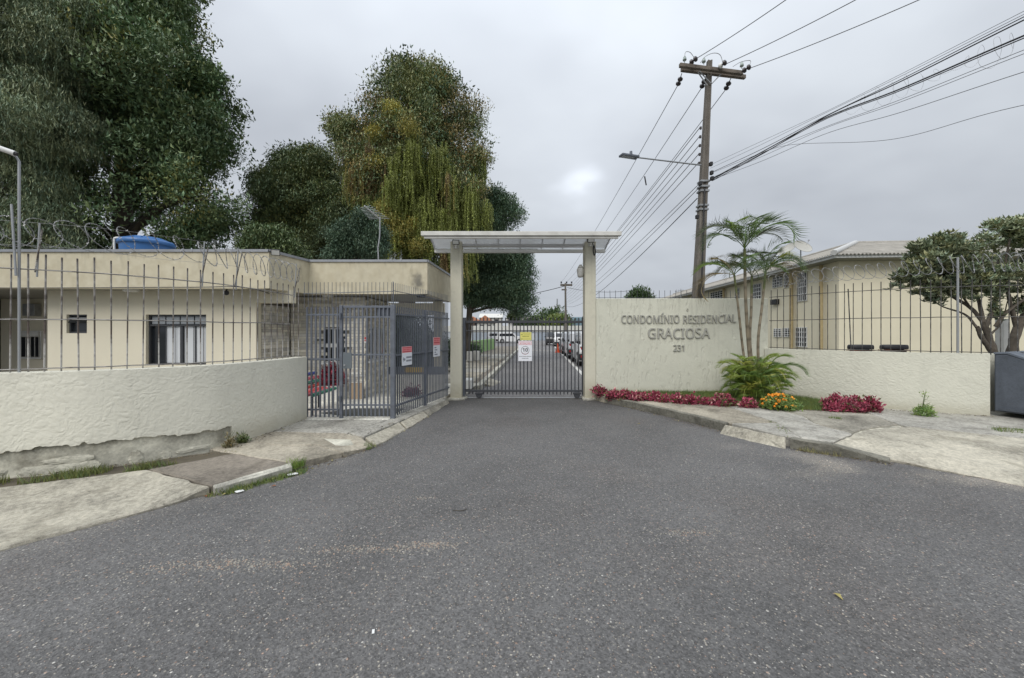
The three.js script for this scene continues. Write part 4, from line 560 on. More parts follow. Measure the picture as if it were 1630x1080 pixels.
{
  const t = thing('boundary_wall', 'low roughcast wall curving right of the palm clump, ending at the grey container', 'wall', [7.2, 0.1, -7.6]); const rw = (a) => 0.004 * a;
  part('wall', strip(PR, -0.09, 0.09, () => -0.05, (s) => 1.225 + 0.004 * Math.sin(s * 7)), M.castRight, t);
  const t2 = thing('boundary_wall', 'short stretch of low wall behind the grey container', 'wall', [10, 0.1, -7.1]); part('wall', rbox(8.47, 14, -0.05, 1.2, 7.15, 7.33, 0.01), M.castRight, t2);
  const f = thing('bar_fence', 'dark iron bar fence standing on the curved right wall', 'fence', [7.2, 1.22, -7.6]), PF = path([[6.15, 9.02], [6.42, 8.52], [6.87, 7.92], [7.5, 7.34], [8.4, 6.86], [9.4, 6.72], [11.5, 6.9], [13.5, 7.2]], 90);
  barFence(f, PF, { s0: 0.05, s1: PF.L, gap: 0.136, foot: () => 1.2, tip: (s) => 2.62 - 0.1 * clamp((s - 1.5) / 4), rails: [1.888, 2.45, 1.25], mat: M.darkBar, seed: 9, r: 0.0075 });
  { const q = PF.pos(2.95); part('post', rod(V(q.x, 1.2, q.z + 0.05), V(q.x, 2.98, q.z + 0.05), 0.017, 0.017, 10), M.galv, f); } { const q = PF.pos(1.6); part('brace', rod(V(q.x - 0.1, 1.25, q.z - 0.02), V(q.x - 0.16, 2.5, q.z - 0.02), 0.01), M.darkBar, f); }
  const c = thing('razor_wire', 'galvanised razor wire coil along the top of the right bar fence', 'razor wire', [7.2, 2.6, -7.6]);
  const [k1, b1] = razor(PF, 0.1, 2.6, 2.84, 0.15, 0.17, 73, 0.0042), [k2, b2] = razor(PF, 2.6, PF.L - 0.1, 2.86, 0.16, 0.15, 74, 0.0042); part('coil', merge([k1, k2]), M.razor, c); part('barb', merge([b1, b2]), M.razor, c).userData.kind = 'stuff';
}
{ // the blue-grey container with a sloping lid
  const t = thing('waste_container', 'blue-grey steel waste container with sloping lid standing against the right wall end', 'container', [9.5, 0.13, -6.2]);
  const S = V(8.56, 0, -6.66), fx = V(0.43, 0, 0.9).normalize(), rx = V(fx.z, 0, -fx.x);       // fx runs forward along the visible side, rx to the right
  const put = (g) => g.applyMatrix4(new THREE.Matrix4().makeBasis(fx, V(0, 1, 0), rx.clone().negate()).setPosition(S)).toNonIndexed(); const w = 1.9;
  const side = new THREE.Shape([[0, 0.24], [0, 1.2], [0.12, 1.21], [1.15, 0.72], [1.2, 0.6], [1.05, 0.24], [0.9, 0.2]].map(([x, y]) => new THREE.Vector2(x, y)));
  const bev = { depth: w, bevelEnabled: true, bevelSize: 0.018, bevelThickness: 0.018, bevelSegments: 2, steps: 1 };
  part('body', uvBox(put(new THREE.ExtrudeGeometry(side, bev).translate(0, 0, -w))), M.skip, t);
  const lid = new THREE.Shape([[-0.02, 1.222], [0.12, 1.235], [1.18, 0.735], [1.18, 0.75], [0.13, 1.262], [-0.02, 1.245]].map(([x, y]) => new THREE.Vector2(x, y))); part('lid', uvBox(put(new THREE.ExtrudeGeometry(lid, { ...bev, depth: w + 0.05, bevelSize: 0.004, bevelThickness: 0.004 }).translate(0, 0, -w - 0.025))), std({ map: M.skip.map, color: lin(1.6, 1.6, 1.6), roughness: 0.4 }), t);
  for (const [a, b] of [[0.42, 0.06], [0.42, w - 0.1], [0.95, 0.06], [0.95, w - 0.1]]) part('leg', uvBox(put(new THREE.BoxGeometry(0.06, 0.26, 0.06).translate(a, 0.13, -b))), M.skip, t); part('stiffener', uvBox(put(new THREE.BoxGeometry(0.9, 0.04, 0.03).translate(0.5, 0.26, 0.02))), M.skip, t);
}

// ------------------------------------------------------------------ foliage
function leafGeo(L, W, fold = 0.25, droop = 0.15) {                 // one folded pointed leaf along +y
  const g = new THREE.BufferGeometry(), v = [[0, 0, 0], [-W / 2, L * 0.45, W * fold], [0, L * 0.5, 0], [W / 2, L * 0.45, W * fold], [0, L, -L * droop]];
  const idx = [0, 2, 1, 0, 3, 2, 1, 2, 4, 2, 3, 4], p = []; for (const i of idx) p.push(...v[i]);
  g.setAttribute('position', new THREE.Float32BufferAttribute(p, 3)); g.computeVertexNormals(); g.setAttribute('uv', new THREE.Float32BufferAttribute(new Float32Array(idx.length * 2), 2)); return g;
}
function clump(n, L, W, R, seed, { whorl = false, hang = 0 } = {}) {  // a spray of leaves, pieces within R of its middle
  const r = rng(seed), list = [];
  for (let i = 0; i < n; i++) {
    const g = leafGeo(L * (0.7 + 0.6 * r()), W * (0.7 + 0.6 * r()));
    if (whorl) { g.rotateX(0.9 + 0.7 * r()).rotateY((i / n) * 6.283 + r() * 0.5).translate((r() - 0.5) * R * 0.5, (r() - 0.5) * R * 0.5, (r() - 0.5) * R * 0.5); }
    else { g.rotateX(hang ? 2.2 + r() * 0.9 : r() * 2.6).rotateY(r() * 6.283); const a = r() * 6.283, u = r() * 2 - 1, q = R * Math.cbrt(r()), s = Math.sqrt(1 - u * u); g.translate(Math.cos(a) * s * q, u * q * 0.7, Math.sin(a) * s * q); }
    list.push(g);
  }
  return merge(list);
}
function strand(n, len, L, W, seed) {                               // a hanging shoot with small leaves
  const r = rng(seed), list = [], bx = (r() - 0.5) * 0.3, bz = (r() - 0.5) * 0.3;
  for (let i = 0; i < n; i++) { const t = i / n, g = leafGeo(L * (0.7 + 0.6 * r()), W * (0.7 + 0.5 * r())); g.rotateX(2.0 + r() * 0.9).rotateY(r() * 6.283).translate(bx * t * t + (r() - 0.5) * 0.07, -t * len, bz * t * t + (r() - 0.5) * 0.07); list.push(g); }
  list.push(plain(new THREE.BoxGeometry(0.008, len, 0.008).translate(bx * 0.3, -len / 2, bz * 0.3)));
  return merge(list);
}
// leaves spread over many lobes: mostly near each lobe's skin, thinned by noise so that sky shows through
function crown(t, name, lobes, n, geos, mat, tones, seed, { gaps = 0.42, freq = 0.9, shell = 0.55, size = [0.75, 1.35], tint = null, tilt = 1, sub = 0, minY = 0.3 } = {}) {
  if (sub) { const rs = rng(seed + 999), L2 = []; for (const [x, y, z, R, fl = 1] of lobes) { L2.push([x, y, z, R * 0.7, fl]); for (let k = 0; k < sub; k++) { const u = 1 - 2 * (k + 0.5) / sub, a = k * 2.4 + rs() * 0.9, s = Math.sqrt(1 - u * u), q = R * (0.55 + 0.22 * rs()), rr = R * (0.24 + 0.18 * rs()); if (y + u * q * fl < 0.8) continue; L2.push([x + Math.cos(a) * s * q, y + u * q * fl, z + Math.sin(a) * s * q, rr * (z < -3 && Math.sin(a) < -0.3 ? 0.7 : 1.15), 0.72 * fl]); } } lobes = L2; }
  const r = rng(seed), W = lobes.map(([, , , R]) => R * R), sum = W.reduce((a, b) => a + b, 0), per = geos.map(() => []), q = new THREE.Quaternion(), e = new THREE.Euler(), c = new THREE.Color(); let made = 0, tries = 0;
  while (made < n && tries++ < n * 8) {
    let k = r() * sum, i = 0; while (i < W.length - 1 && (k -= W[i]) > 0) i++;
    const [x, y, z, R, fl = 1] = lobes[i], a = r() * 6.283, u = r() * 2 - 1, s = Math.sqrt(1 - u * u), dist = R * (shell + (1 - shell) * Math.pow(r(), 0.6)) * (0.86 + 0.3 * f3(Math.cos(a) * s * 2.4 + i * 7, u * 2.4, Math.sin(a) * s * 2.4, seed));
    const px = x + Math.cos(a) * s * dist, py = y + u * dist * fl, pz = z + Math.sin(a) * s * dist;
    const f = f3(px * freq, py * freq, pz * freq, seed + 7); if (f < gaps + 0.1 * (r() - 0.5)) continue;
    if (py < minY) continue;
    const S = size[0] + (size[1] - size[0]) * r(); e.set((r() - 0.5) * tilt, r() * 6.283, (r() - 0.5) * tilt); q.setFromEuler(e);
    const tt = tones(px, py, pz, r, i, u); c.setRGB(tt[0], tt[1], tt[2]); per[(r() * geos.length) | 0].push([new THREE.Matrix4().compose(V(px, py, pz), q, V(S, S, S)), c.clone()]); made++;
  }
  geos.forEach((g, gi) => { const L = per[gi]; if (!L.length) return; const m = new THREE.InstancedMesh(g, mat, L.length); m.name = name; m.userData.kind = 'stuff'; m.position.copy(t.position).negate(); L.forEach(([mm, cc], j) => { m.setMatrixAt(j, mm); m.setColorAt(j, cc); }); m.castShadow = m.receiveShadow = true; t.add(m); });
}
const lobesAt = (d, list) => list.map(([px, py, r, dd = 0, fl = 1]) => { const p = at(px, py, d + dd); return [p.x, p.y, p.z, (r * (d + dd)) / 600, fl]; });
const tone = (base, vary) => (x, y, z, r) => { const k = 0.55 + 1.0 * Math.max(0, f3(x * 0.8, y * 0.8, z * 0.8, 91) - 0.1) + 0.5 * r(), w = (r() - 0.5) * vary; return [base[0] * k * (1 + w), base[1] * k, base[2] * k * (1 - w)]; };
function trunk(t, base, top, r0, r1, limbs, seed, bend = 0.3) {
  const mid = base.clone().lerp(top, 0.5).add(V(bend, 0, bend * 0.5)); part('trunk', limb([base, base.clone().lerp(mid, 0.5).add(V(bend * 0.2, 0, 0)), mid, top], r0, r1, 18, 12, 0.1, seed), M.bark, t);
  limbs.forEach(([from, to, a], i) => { const s = from, m = s.clone().lerp(to, 0.55).add(V(0, s.distanceTo(to) * 0.12, 0)); part('limb', limb([s, m, to], a, a * 0.25, 12, 7, 0.12, seed + i), M.bark, t); });
}
function tree(name, label, d, basePx, lobes, leaves, opts) {
  const b = V(X(basePx, d), 0, -d), t = thing(name, label, 'tree', [b.x, 0, b.z], opts.group), L = lobesAt(d, lobes);
  const top = V(L[0][0], L[0][1] + L[0][3] * 0.2, L[0][2]); const y0 = opts.fork ?? 2.5;
  trunk(t, b, top, opts.r ?? 0.35, 0.1, L.slice(1).map(([x, y, z, R]) => { const u = clamp((y - R * 0.6 - y0) / Math.max(1, top.y - y0), 0.05, 0.9); const s = b.clone().lerp(top, clamp(mix(y0 / top.y, 0.92, u))).add(V((opts.bend ?? 0.3) * 0.6, 0, 0)); return [s, V(x, y, z), (opts.r ?? 0.35) * 0.42]; }), opts.seed, opts.bend ?? 0.3);
  for (const [n, geos, tones, o, only] of leaves) crown(t, o?.name ?? 'crown', only ? only(L) : L, n, geos, o?.mat ?? M.leaf, tones, opts.seed + n, o ?? {});
  return t;
}
const broad = [clump(13, 0.155, 0.062, 0.4, 1), clump(13, 0.14, 0.056, 0.38, 2), clump(12, 0.165, 0.066, 0.42, 3)];
const small = [clump(18, 0.105, 0.042, 0.36, 4), clump(18, 0.115, 0.038, 0.38, 5)];
const needle = [clump(26, 0.15, 0.022, 0.36, 6, { hang: 1 }), clump(26, 0.17, 0.02, 0.4, 7, { hang: 1 })];
const strands = [strand(44, 1.0, 0.11, 0.035, 8), strand(60, 1.5, 0.11, 0.033, 9), strand(34, 0.7, 0.1, 0.038, 10)];
const far = [clump(10, 0.4, 0.2, 0.8, 11), clump(10, 0.36, 0.2, 0.7, 12)];
tree('broadleaf_tree', 'huge dark green broadleaf tree rising behind the guardhouse and water tank', 16.5, 190, [[190, 60, 150], [255, 130, 105, -1], [285, 245, 100], [165, 260, 120, 1], [328, 318, 64, -1], [90, 130, 110, 1.5], [215, -70, 110], [110, -110, 150], [120, 340, 85], [235, 345, 80, -1], [355, 372, 36], [300, 180, 80], [318, 385, 45], [335, 245, 42], [312, 128, 36], [262, 20, 40], [160, 395, 60]], [
  [17500, broad, tone([0.084, 0.122, 0.06], 0.3), { gaps: 0.49, freq: 0.6, sub: 16, size: [0.6, 1.6] }],
  [2200, broad, tone([0.12, 0.135, 0.05], 0.5), { gaps: 0.52, freq: 0.5, sub: 16 }, (L) => L.slice(0, 8)],
], { seed: 301, r: 0.5, fork: 3 });
tree('feathery_tree', 'grey-green feathery tree with drooping twigs at the left edge', 13, -40, [[-30, 120, 120], [40, 190, 80, -0.5], [20, 40, 90], [45, 285, 62], [-20, 300, 80], [90, 80, 75, 0.5], [60, 340, 50], [100, 205, 55, 0.5], [130, 20, 60, 1], [85, 385, 40], [20, 390, 55]], [
  [7600, needle, tone([0.118, 0.145, 0.088], 0.3), { gaps: 0.42, freq: 1.1, tilt: 0.7, sub: 14 }], [900, strands, tone([0.1, 0.12, 0.07], 0.3), { gaps: 0.45, tilt: 0.3, size: [0.4, 0.9] }],
], { seed: 302, r: 0.28 });
tree('dark_tree', 'rounded dark olive tree left of the weeping tree, behind the guardhouse roof', 20, 500, [[475, 325, 62], [440, 300, 36], [505, 280, 42], [462, 262, 28, 0.5], [440, 365, 42], [535, 335, 52], [500, 375, 50], [425, 395, 26], [560, 380, 50], [492, 248, 18]], [
  [9500, small, tone([0.085, 0.11, 0.052], 0.3), { gaps: 0.4, freq: 0.8, size: [0.9, 1.7], sub: 14 }], [1500, small, tone([0.115, 0.13, 0.05], 0.4), { gaps: 0.48, size: [0.9, 1.5], sub: 14 }, (L) => L.slice(0, 8)],
], { seed: 303, r: 0.32 });
{
  const t = tree('weeping_tree', 'tall weeping tree with yellow-green hanging shoots behind the guardhouse', 18, 640, [[648, 160, 62], [690, 185, 70, 0.5], [612, 195, 50, -0.5], [562, 215, 34], [735, 235, 42], [665, 265, 82], [620, 300, 55, -1], [715, 310, 58], [580, 260, 40, -0.5], [645, 124, 30], [695, 132, 32], [748, 180, 28], [540, 205, 18], [765, 250, 18]], [
    [7200, small, tone([0.145, 0.165, 0.08], 0.4), { gaps: 0.47, freq: 0.75, size: [0.6, 1.6], sub: 16 }],
    [1700, small, tone([0.17, 0.14, 0.065], 0.5), { gaps: 0.5, freq: 0.7, size: [0.8, 1.3], sub: 16 }],
    [900, broad, tone([0.045, 0.075, 0.04], 0.3), { gaps: 0.4 }],
  ], { seed: 304, r: 0.45, fork: 4 });
  const H = lobesAt(18, [[590, 290, 34, -1.2, 1.6], [640, 320, 50, -1.5, 1.5], [700, 320, 55, -1.2, 1.5], [745, 330, 34, -0.8, 1.7], [615, 355, 36, -1.6, 1.3], [665, 370, 46, -1.4, 1.2], [720, 385, 42, -1, 1.2], [760, 280, 22, 0, 1.8], [690, 400, 40, -1.3, 1], [560, 250, 24, -0.6, 1.7], [600, 250, 30, -1.4, 1.5], [650, 255, 34, -1.8, 1.4], [612, 205, 24, -1.2, 1.3], [705, 265, 30, -1.4, 1.5], [568, 275, 24, -1.5, 1.8], [588, 335, 26, -1.8, 1.6], [574, 222, 20, -1.4, 1.3]]);
  const warm = (x, y, z, r) => { const k = 0.55 + 0.75 * r(), m = f3(x * 0.7, y * 0.6, z * 0.7, 77), g = m < 0.53 ? [0.18, 0.205, 0.055] : m < 0.6 ? [0.115, 0.145, 0.05] : m < 0.66 ? [0.21, 0.18, 0.055] : [0.17, 0.12, 0.06]; return g.map((q) => q * k); };
  crown(t, 'hanging_shoots', H, 7200, strands, M.leaf, warm, 310, { gaps: 0.45, freq: 0.9, tilt: 0.25, size: [0.5, 1.15], shell: 0.4, sub: 10 });
  crown(t, 'yellow_clumps', lobesAt(18, [[640, 378, 17, -2.2], [622, 352, 13, -2.4], [655, 362, 14, -2], [610, 335, 15, -2.2], [668, 392, 15, -2.2], [600, 215, 14, -1.6], [625, 175, 12, -1.8], [598, 262, 14, -2], [655, 205, 12, -2.4]]), 800, small, M.leaf, tone([0.22, 0.2, 0.055], 0.4), 311, { gaps: 0.36, freq: 2, size: [0.6, 1], sub: 7 });
}
tree('shade_tree', 'spreading bluish dark green tree beyond the gate, trunk beside the left column', 21, 741, [[748, 425, 40], [790, 405, 52], [762, 365, 52, 0.5], [797, 345, 34], [822, 420, 30], [770, 455, 32], [742, 425, 40], [806, 455, 30], [828, 455, 20], [788, 318, 22], [745, 335, 36], [832, 395, 18], [722, 440, 30], [790, 475, 16], [815, 484, 14], [838, 480, 11], [745, 470, 22], [770, 480, 10], [833, 500, 8]], [
  [10500, small, tone([0.07, 0.108, 0.066], 0.25), { gaps: 0.38, freq: 0.8, size: [0.9, 1.6], sub: 16 }],
], { seed: 305, r: 0.22, fork: 2.6, bend: 0.1 });
tree('bluish_shrub', 'bushy bluish-green young tree beside the television antenna, behind the roof', 13.5, 565, [[560, 378, 30], [540, 398, 24], [578, 350, 16], [592, 392, 22], [530, 380, 14], [556, 348, 10], [600, 372, 12]], [[2400, small, tone([0.052, 0.082, 0.054], 0.2), { gaps: 0.38, size: [0.6, 1.1], sub: 12 }]], { seed: 306, r: 0.12, fork: 1.5 });
tree('hedge_tree', 'light green bushy tree behind the left corner of the roof', 14, 420, [[425, 388, 24], [455, 398, 20], [402, 395, 15], [440, 372, 12], [415, 370, 9], [480, 402, 14]], [[1100, small, tone([0.056, 0.078, 0.032], 0.3), { gaps: 0.44, sub: 10 }]], { seed: 307, r: 0.1, fork: 1.2 });
for (const [d, px, list, label, k] of [
  [92, 868, [[866, 515, 22], [850, 519, 16], [885, 512, 20], [895, 520, 16]], 'large round dark green tree beyond the end of the street', [0.04, 0.066, 0.022]],
  [84, 893, [[886, 520, 17], [896, 525, 13], [875, 524, 14]], 'lighter yellow-green tree in front of the round tree at the street end', [0.075, 0.1, 0.025]],
  [96, 838, [[838, 521, 9], [830, 524, 7]], 'small dark tree left of the round tree at the street end', [0.035, 0.055, 0.022]],
  [100, 820, [[818, 505, 4.5], [822, 503, 4]], 'tiny treetop showing above the far white roof', [0.035, 0.05, 0.02]],
  [40, 1018, [[1018, 474, 13], [1010, 478, 9], [1028, 478, 9]], 'dark green treetop peeping over the entrance wall', [0.03, 0.055, 0.018]],
]) { tree('far_tree', label, d, px, list, [[d > 50 ? 700 : 500, d > 50 ? far : broad, tone(k, 0.3), { gaps: 0.3, size: d > 50 ? [1, 2] : [1, 2] }]], { seed: 320 + px, r: 0.3, fork: 1.5 }); }
{ // leathery garden tree behind the right fence: forked trunks, sprays of broad leaves
  const d = 8.9, t = thing('garden_tree', 'spreading leathery-leaved tree with forked trunks behind the right fence', 'tree', [X(1595, d), 0.1, -d]);
  const q = (px, py, dd = 0) => at(px, py, d + dd), tr = (pts, a, b, s) => part('trunk', limb(pts, a * 0.8, b * 0.78, 16, 9, 0.16, s), M.bark, t);
  tr([V(X(1588, d), 0, -d), q(1582, 565), q(1573, 535), q(1566, 512)], 0.13, 0.075, 1); tr([V(X(1606, d), 0, -d - 0.1), q(1612, 560), q(1618, 528), q(1632, 500)], 0.15, 0.09, 2); tr([q(1583, 568), q(1573, 552), q(1562, 535), q(1556, 520)], 0.07, 0.05, 9);
  const lim = [[[1566, 514], [1545, 490], [1512, 470], [1470, 452], 0.06], [[1566, 514], [1556, 470], [1540, 430], [1515, 395], 0.06], [[1556, 522], [1535, 500], [1500, 488], [1475, 470], 0.04], [[1570, 520], [1585, 480], [1590, 430], [1580, 385], 0.065], [[1620, 525], [1608, 480], [1600, 430], [1608, 380], 0.07], [[1630, 502], [1650, 460], [1655, 410], [1640, 380], 0.07], [[1545, 490], [1520, 455], [1490, 425], [1470, 405], 0.035], [[1585, 520], [1600, 500], [1640, 470], [1670, 440], 0.05], [[1575, 535], [1590, 520], [1598, 505], [1604, 480], 0.035], [[1512, 470], [1480, 440], [1450, 430], [1432, 428], 0.03]];
  lim.forEach(([a, b, c, e, r0], i) => { const r = r0 * 0.72; const z = [(h3(i, 1, 7) - 0.5) * 1.4, (h3(i, 2, 7) - 0.5) * 2.4]; part('limb', limb([q(...a), q(...b, z[0] * 0.5), q(...c, z[0]), q(...e, z[1])], r, r * 0.3, 14, 7, 0.15, 20 + i), M.bark, t); });
  const wh = [clump(8, 0.15, 0.06, 0.05, 21, { whorl: true }), clump(7, 0.17, 0.066, 0.05, 22, { whorl: true }), clump(7, 0.13, 0.055, 0.05, 23, { whorl: true })];
  crown(t, 'crown', lobesAt(d, [[1540, 400, 42], [1588, 388, 42], [1485, 410, 36], [1642, 395, 50], [1455, 435, 26], [1515, 440, 32], [1608, 425, 46], [1560, 450, 26], [1500, 385, 22], [1535, 372, 20], [1620, 362, 24], [1580, 365, 18], [1438, 440, 16], [1530, 480, 18], [1490, 465, 22], [1640, 450, 34], [1600, 470, 18], [1690, 410, 60], [1600, 492, 20], [1560, 440, 32], [1505, 468, 24], [1645, 482, 26], [1468, 458, 20], [1430, 462, 14], [1530, 425, 36]]), 4300, wh, M.leaf, tone([0.15, 0.17, 0.108], 0.3), 331, { sub: 10, gaps: 0.46, freq: 1.7, size: [0.5, 1.05], shell: 0.5, tilt: 1.0 });
}

// ------------------------------------------------------------------ palm clump, flowers, grass, weeds
function frond(len, n, arch, seed, w = 0.028, LL = 0.42) {           // an arching feather leaf along +x, rising
  const r = rng(seed), pts = [], list = []; let a = 1.15 - 0.1 * arch, x = 0, y = 0; for (let i = 0; i <= 12; i++) { pts.push(V(x, y, 0)); x += Math.cos(a) * len / 12; y += Math.sin(a) * len / 12; a -= arch / 12 * (0.5 + i / 9); }
  const c = new THREE.CatmullRomCurve3(pts); list.push(plain(new THREE.TubeGeometry(c, 12, 0.008, 5)));
  for (let i = 0; i < n; i++) { const u = 0.14 + 0.86 * (i / n), p = c.getPointAt(u), tg = c.getTangentAt(u), L = LL * (0.55 + 0.75 * Math.sin(Math.PI * (0.15 + 0.8 * u))) * (0.85 + 0.3 * r());
    for (const s of [-1, 1]) { const g = leafGeo(L, w, 0.3, 0.22 + 0.2 * r()); g.rotateZ(-Math.PI / 2).rotateY(-s * (0.75 + 0.25 * r()) + 0).rotateX(s * -0.25); const an = Math.atan2(tg.y, tg.x); g.rotateZ(an * 0.9).translate(p.x, p.y, p.z); list.push(g); } }
  return merge(list);
}
{
  const bx = 5.18, bd = 8.0, t = thing('palm_clump', 'areca palm clump with four ringed stems and a bushy base of fronds', 'palm', [bx, 0.12, -bd]);
  const gm = (r, g, b) => std({ color: lin(r, g, b), roughness: 0.45, side: THREE.DoubleSide }), cols = [gm(0.14, 0.215, 0.03), gm(0.085, 0.15, 0.026), gm(0.20, 0.27, 0.04), gm(0.30, 0.32, 0.055), gm(0.075, 0.12, 0.04), gm(0.19, 0.145, 0.06), gm(0.095, 0.115, 0.06)];
  const low = [0, 1, 2, 3].map((i) => frond(0.85 + 0.1 * i, 23, 1.1 + 0.4 * i, 40 + i, 0.017, 0.24)), hi = [0, 1, 2, 3].map((i) => frond(0.9 + 0.1 * i, 26, 1.4 + 0.4 * i, 50 + i, 0.014, 0.33)), r = rng(66);
  for (let i = 0; i < 190; i++) { const lowF = i > 125, m = new THREE.Mesh(low[i % 4], cols[[0, 1, 0, 2, 1, 3, 0, 2][(r() * 8) | 0]]); m.name = 'frond'; const a = r() * 6.283, q = Math.sqrt(r()) * 0.24; m.position.set(Math.cos(a) * q, lowF ? 0.12 + r() * 0.5 : 0.05 + r() * 0.5, Math.sin(a) * q); m.rotation.set(0, -a + (r() - 0.5) * 0.9, lowF ? -0.1 - r() * 0.7 : 0.12 + r() * 0.5, 'YXZ'); m.scale.setScalar(lowF ? 0.36 + r() * 0.18 : 0.38 + r() * 0.36); m.castShadow = true; t.add(m); }
  for (const [x, z, an, s] of [[0.1, -0.05, 0.3, 0.62], [0.05, 0.1, 0.9, 0.6]]) { const m = local('frond', low[1], cols[2], t, x, 0.6, z); m.rotation.set(0, -an, 0.5, 'YXZ'); m.scale.setScalar(s); }
  const stem = (pts, r0, r1, s) => { const g = limb(pts, r0, r1, 60, 10, 0.03, s), p = g.attributes.position, c = new Float32Array(p.count * 3); for (let i = 0; i < p.count; i++) { const ring = Math.floor(i / 11), k = ring % 5 === 0 ? 0.55 : 1, u = ring / 60, q = f3(p.getX(i) * 9, p.getY(i) * 9, p.getZ(i) * 9, 4); const base = u > 0.86 ? [0.11, 0.125, 0.05] : [mix(0.16, 0.23, u) * (0.7 + 0.6 * q), mix(0.125, 0.2, u) * (0.7 + 0.6 * q), mix(0.085, 0.14, u) * (0.7 + 0.6 * q)]; c.set(base.map((z) => z * k), i * 3); } g.setAttribute('color', new THREE.BufferAttribute(c, 3)); part('stem', g, M.palmStem, t); };
  M.palmStem = std({ vertexColors: true, roughness: 0.85 });
  const crowns = [[[1185, 590, 8.05], [1182, 550, 8.0], [1176, 495, 7.9], [1169, 438, 7.85]], [[1192, 590, 8.0], [1191, 540, 8.0], [1187, 470, 7.95], [1185.5, 396, 7.9]], [[1194, 590, 8.1], [1194, 545, 8.1], [1196, 495, 8.15], [1197, 440, 8.2]], [[1203, 590, 8.05], [1207, 545, 8.05], [1213, 490, 8.1], [1219, 432, 8.15]]];
  crowns.forEach((c, i) => { const P = c.map((q) => at(...q)); stem([V(bx + (i - 1.5) * 0.07, 0.1, -bd), ...P.slice(1)], [0.028, 0.038, 0.033, 0.031][i], [0.02, 0.027, 0.023, 0.022][i], 70 + i);
    const top = P[3]; const set = [[[3.3, 0.35, 5], [2.7, 0.1, 0], [0.3, 0.0, 4], [3.0, -0.5, 5], [2.2, 0.3, 4]], [[2.2, 0.75, 4], [2.75, 0.6, 6], [0.9, 0.7, 1], [0.25, 0.5, 4], [0.05, 0.15, 6], [3.3, 0.1, 4], [5.2, 0.3, 1], [3.9, 0.3, 0]], [[0.4, 0.4, 6], [3.4, 0.2, 6], [1.9, 0.6, 4], [5.6, 0.0, 1], [2.6, 0.3, 6]], [[0.3, -0.15, 5], [0.6, 0.45, 6], [2.4, 0.8, 6], [5.9, 0.1, 1], [3.0, 0.5, 6], [0.1, 0.2, 3]]][i];
    for (let k = 0; k < 2; k++) set.push([h3(i, k, 61) * 6.283, 0.1 + 0.75 * h3(i, k, 62), [1, 4, 0, 6][k]]);
    set.forEach(([an, up, ci], k) => { const m = local('frond', hi[(k + i) % 4], cols[ci], t, top.x - bx, top.y - 0.12, top.z + bd); m.rotation.set(0, an, (up - 0.2) * 0.9, 'YXZ'); m.scale.setScalar((i === 1 ? 0.86 : 0.66) + 0.22 * h3(i, k, 3)); }); });
}
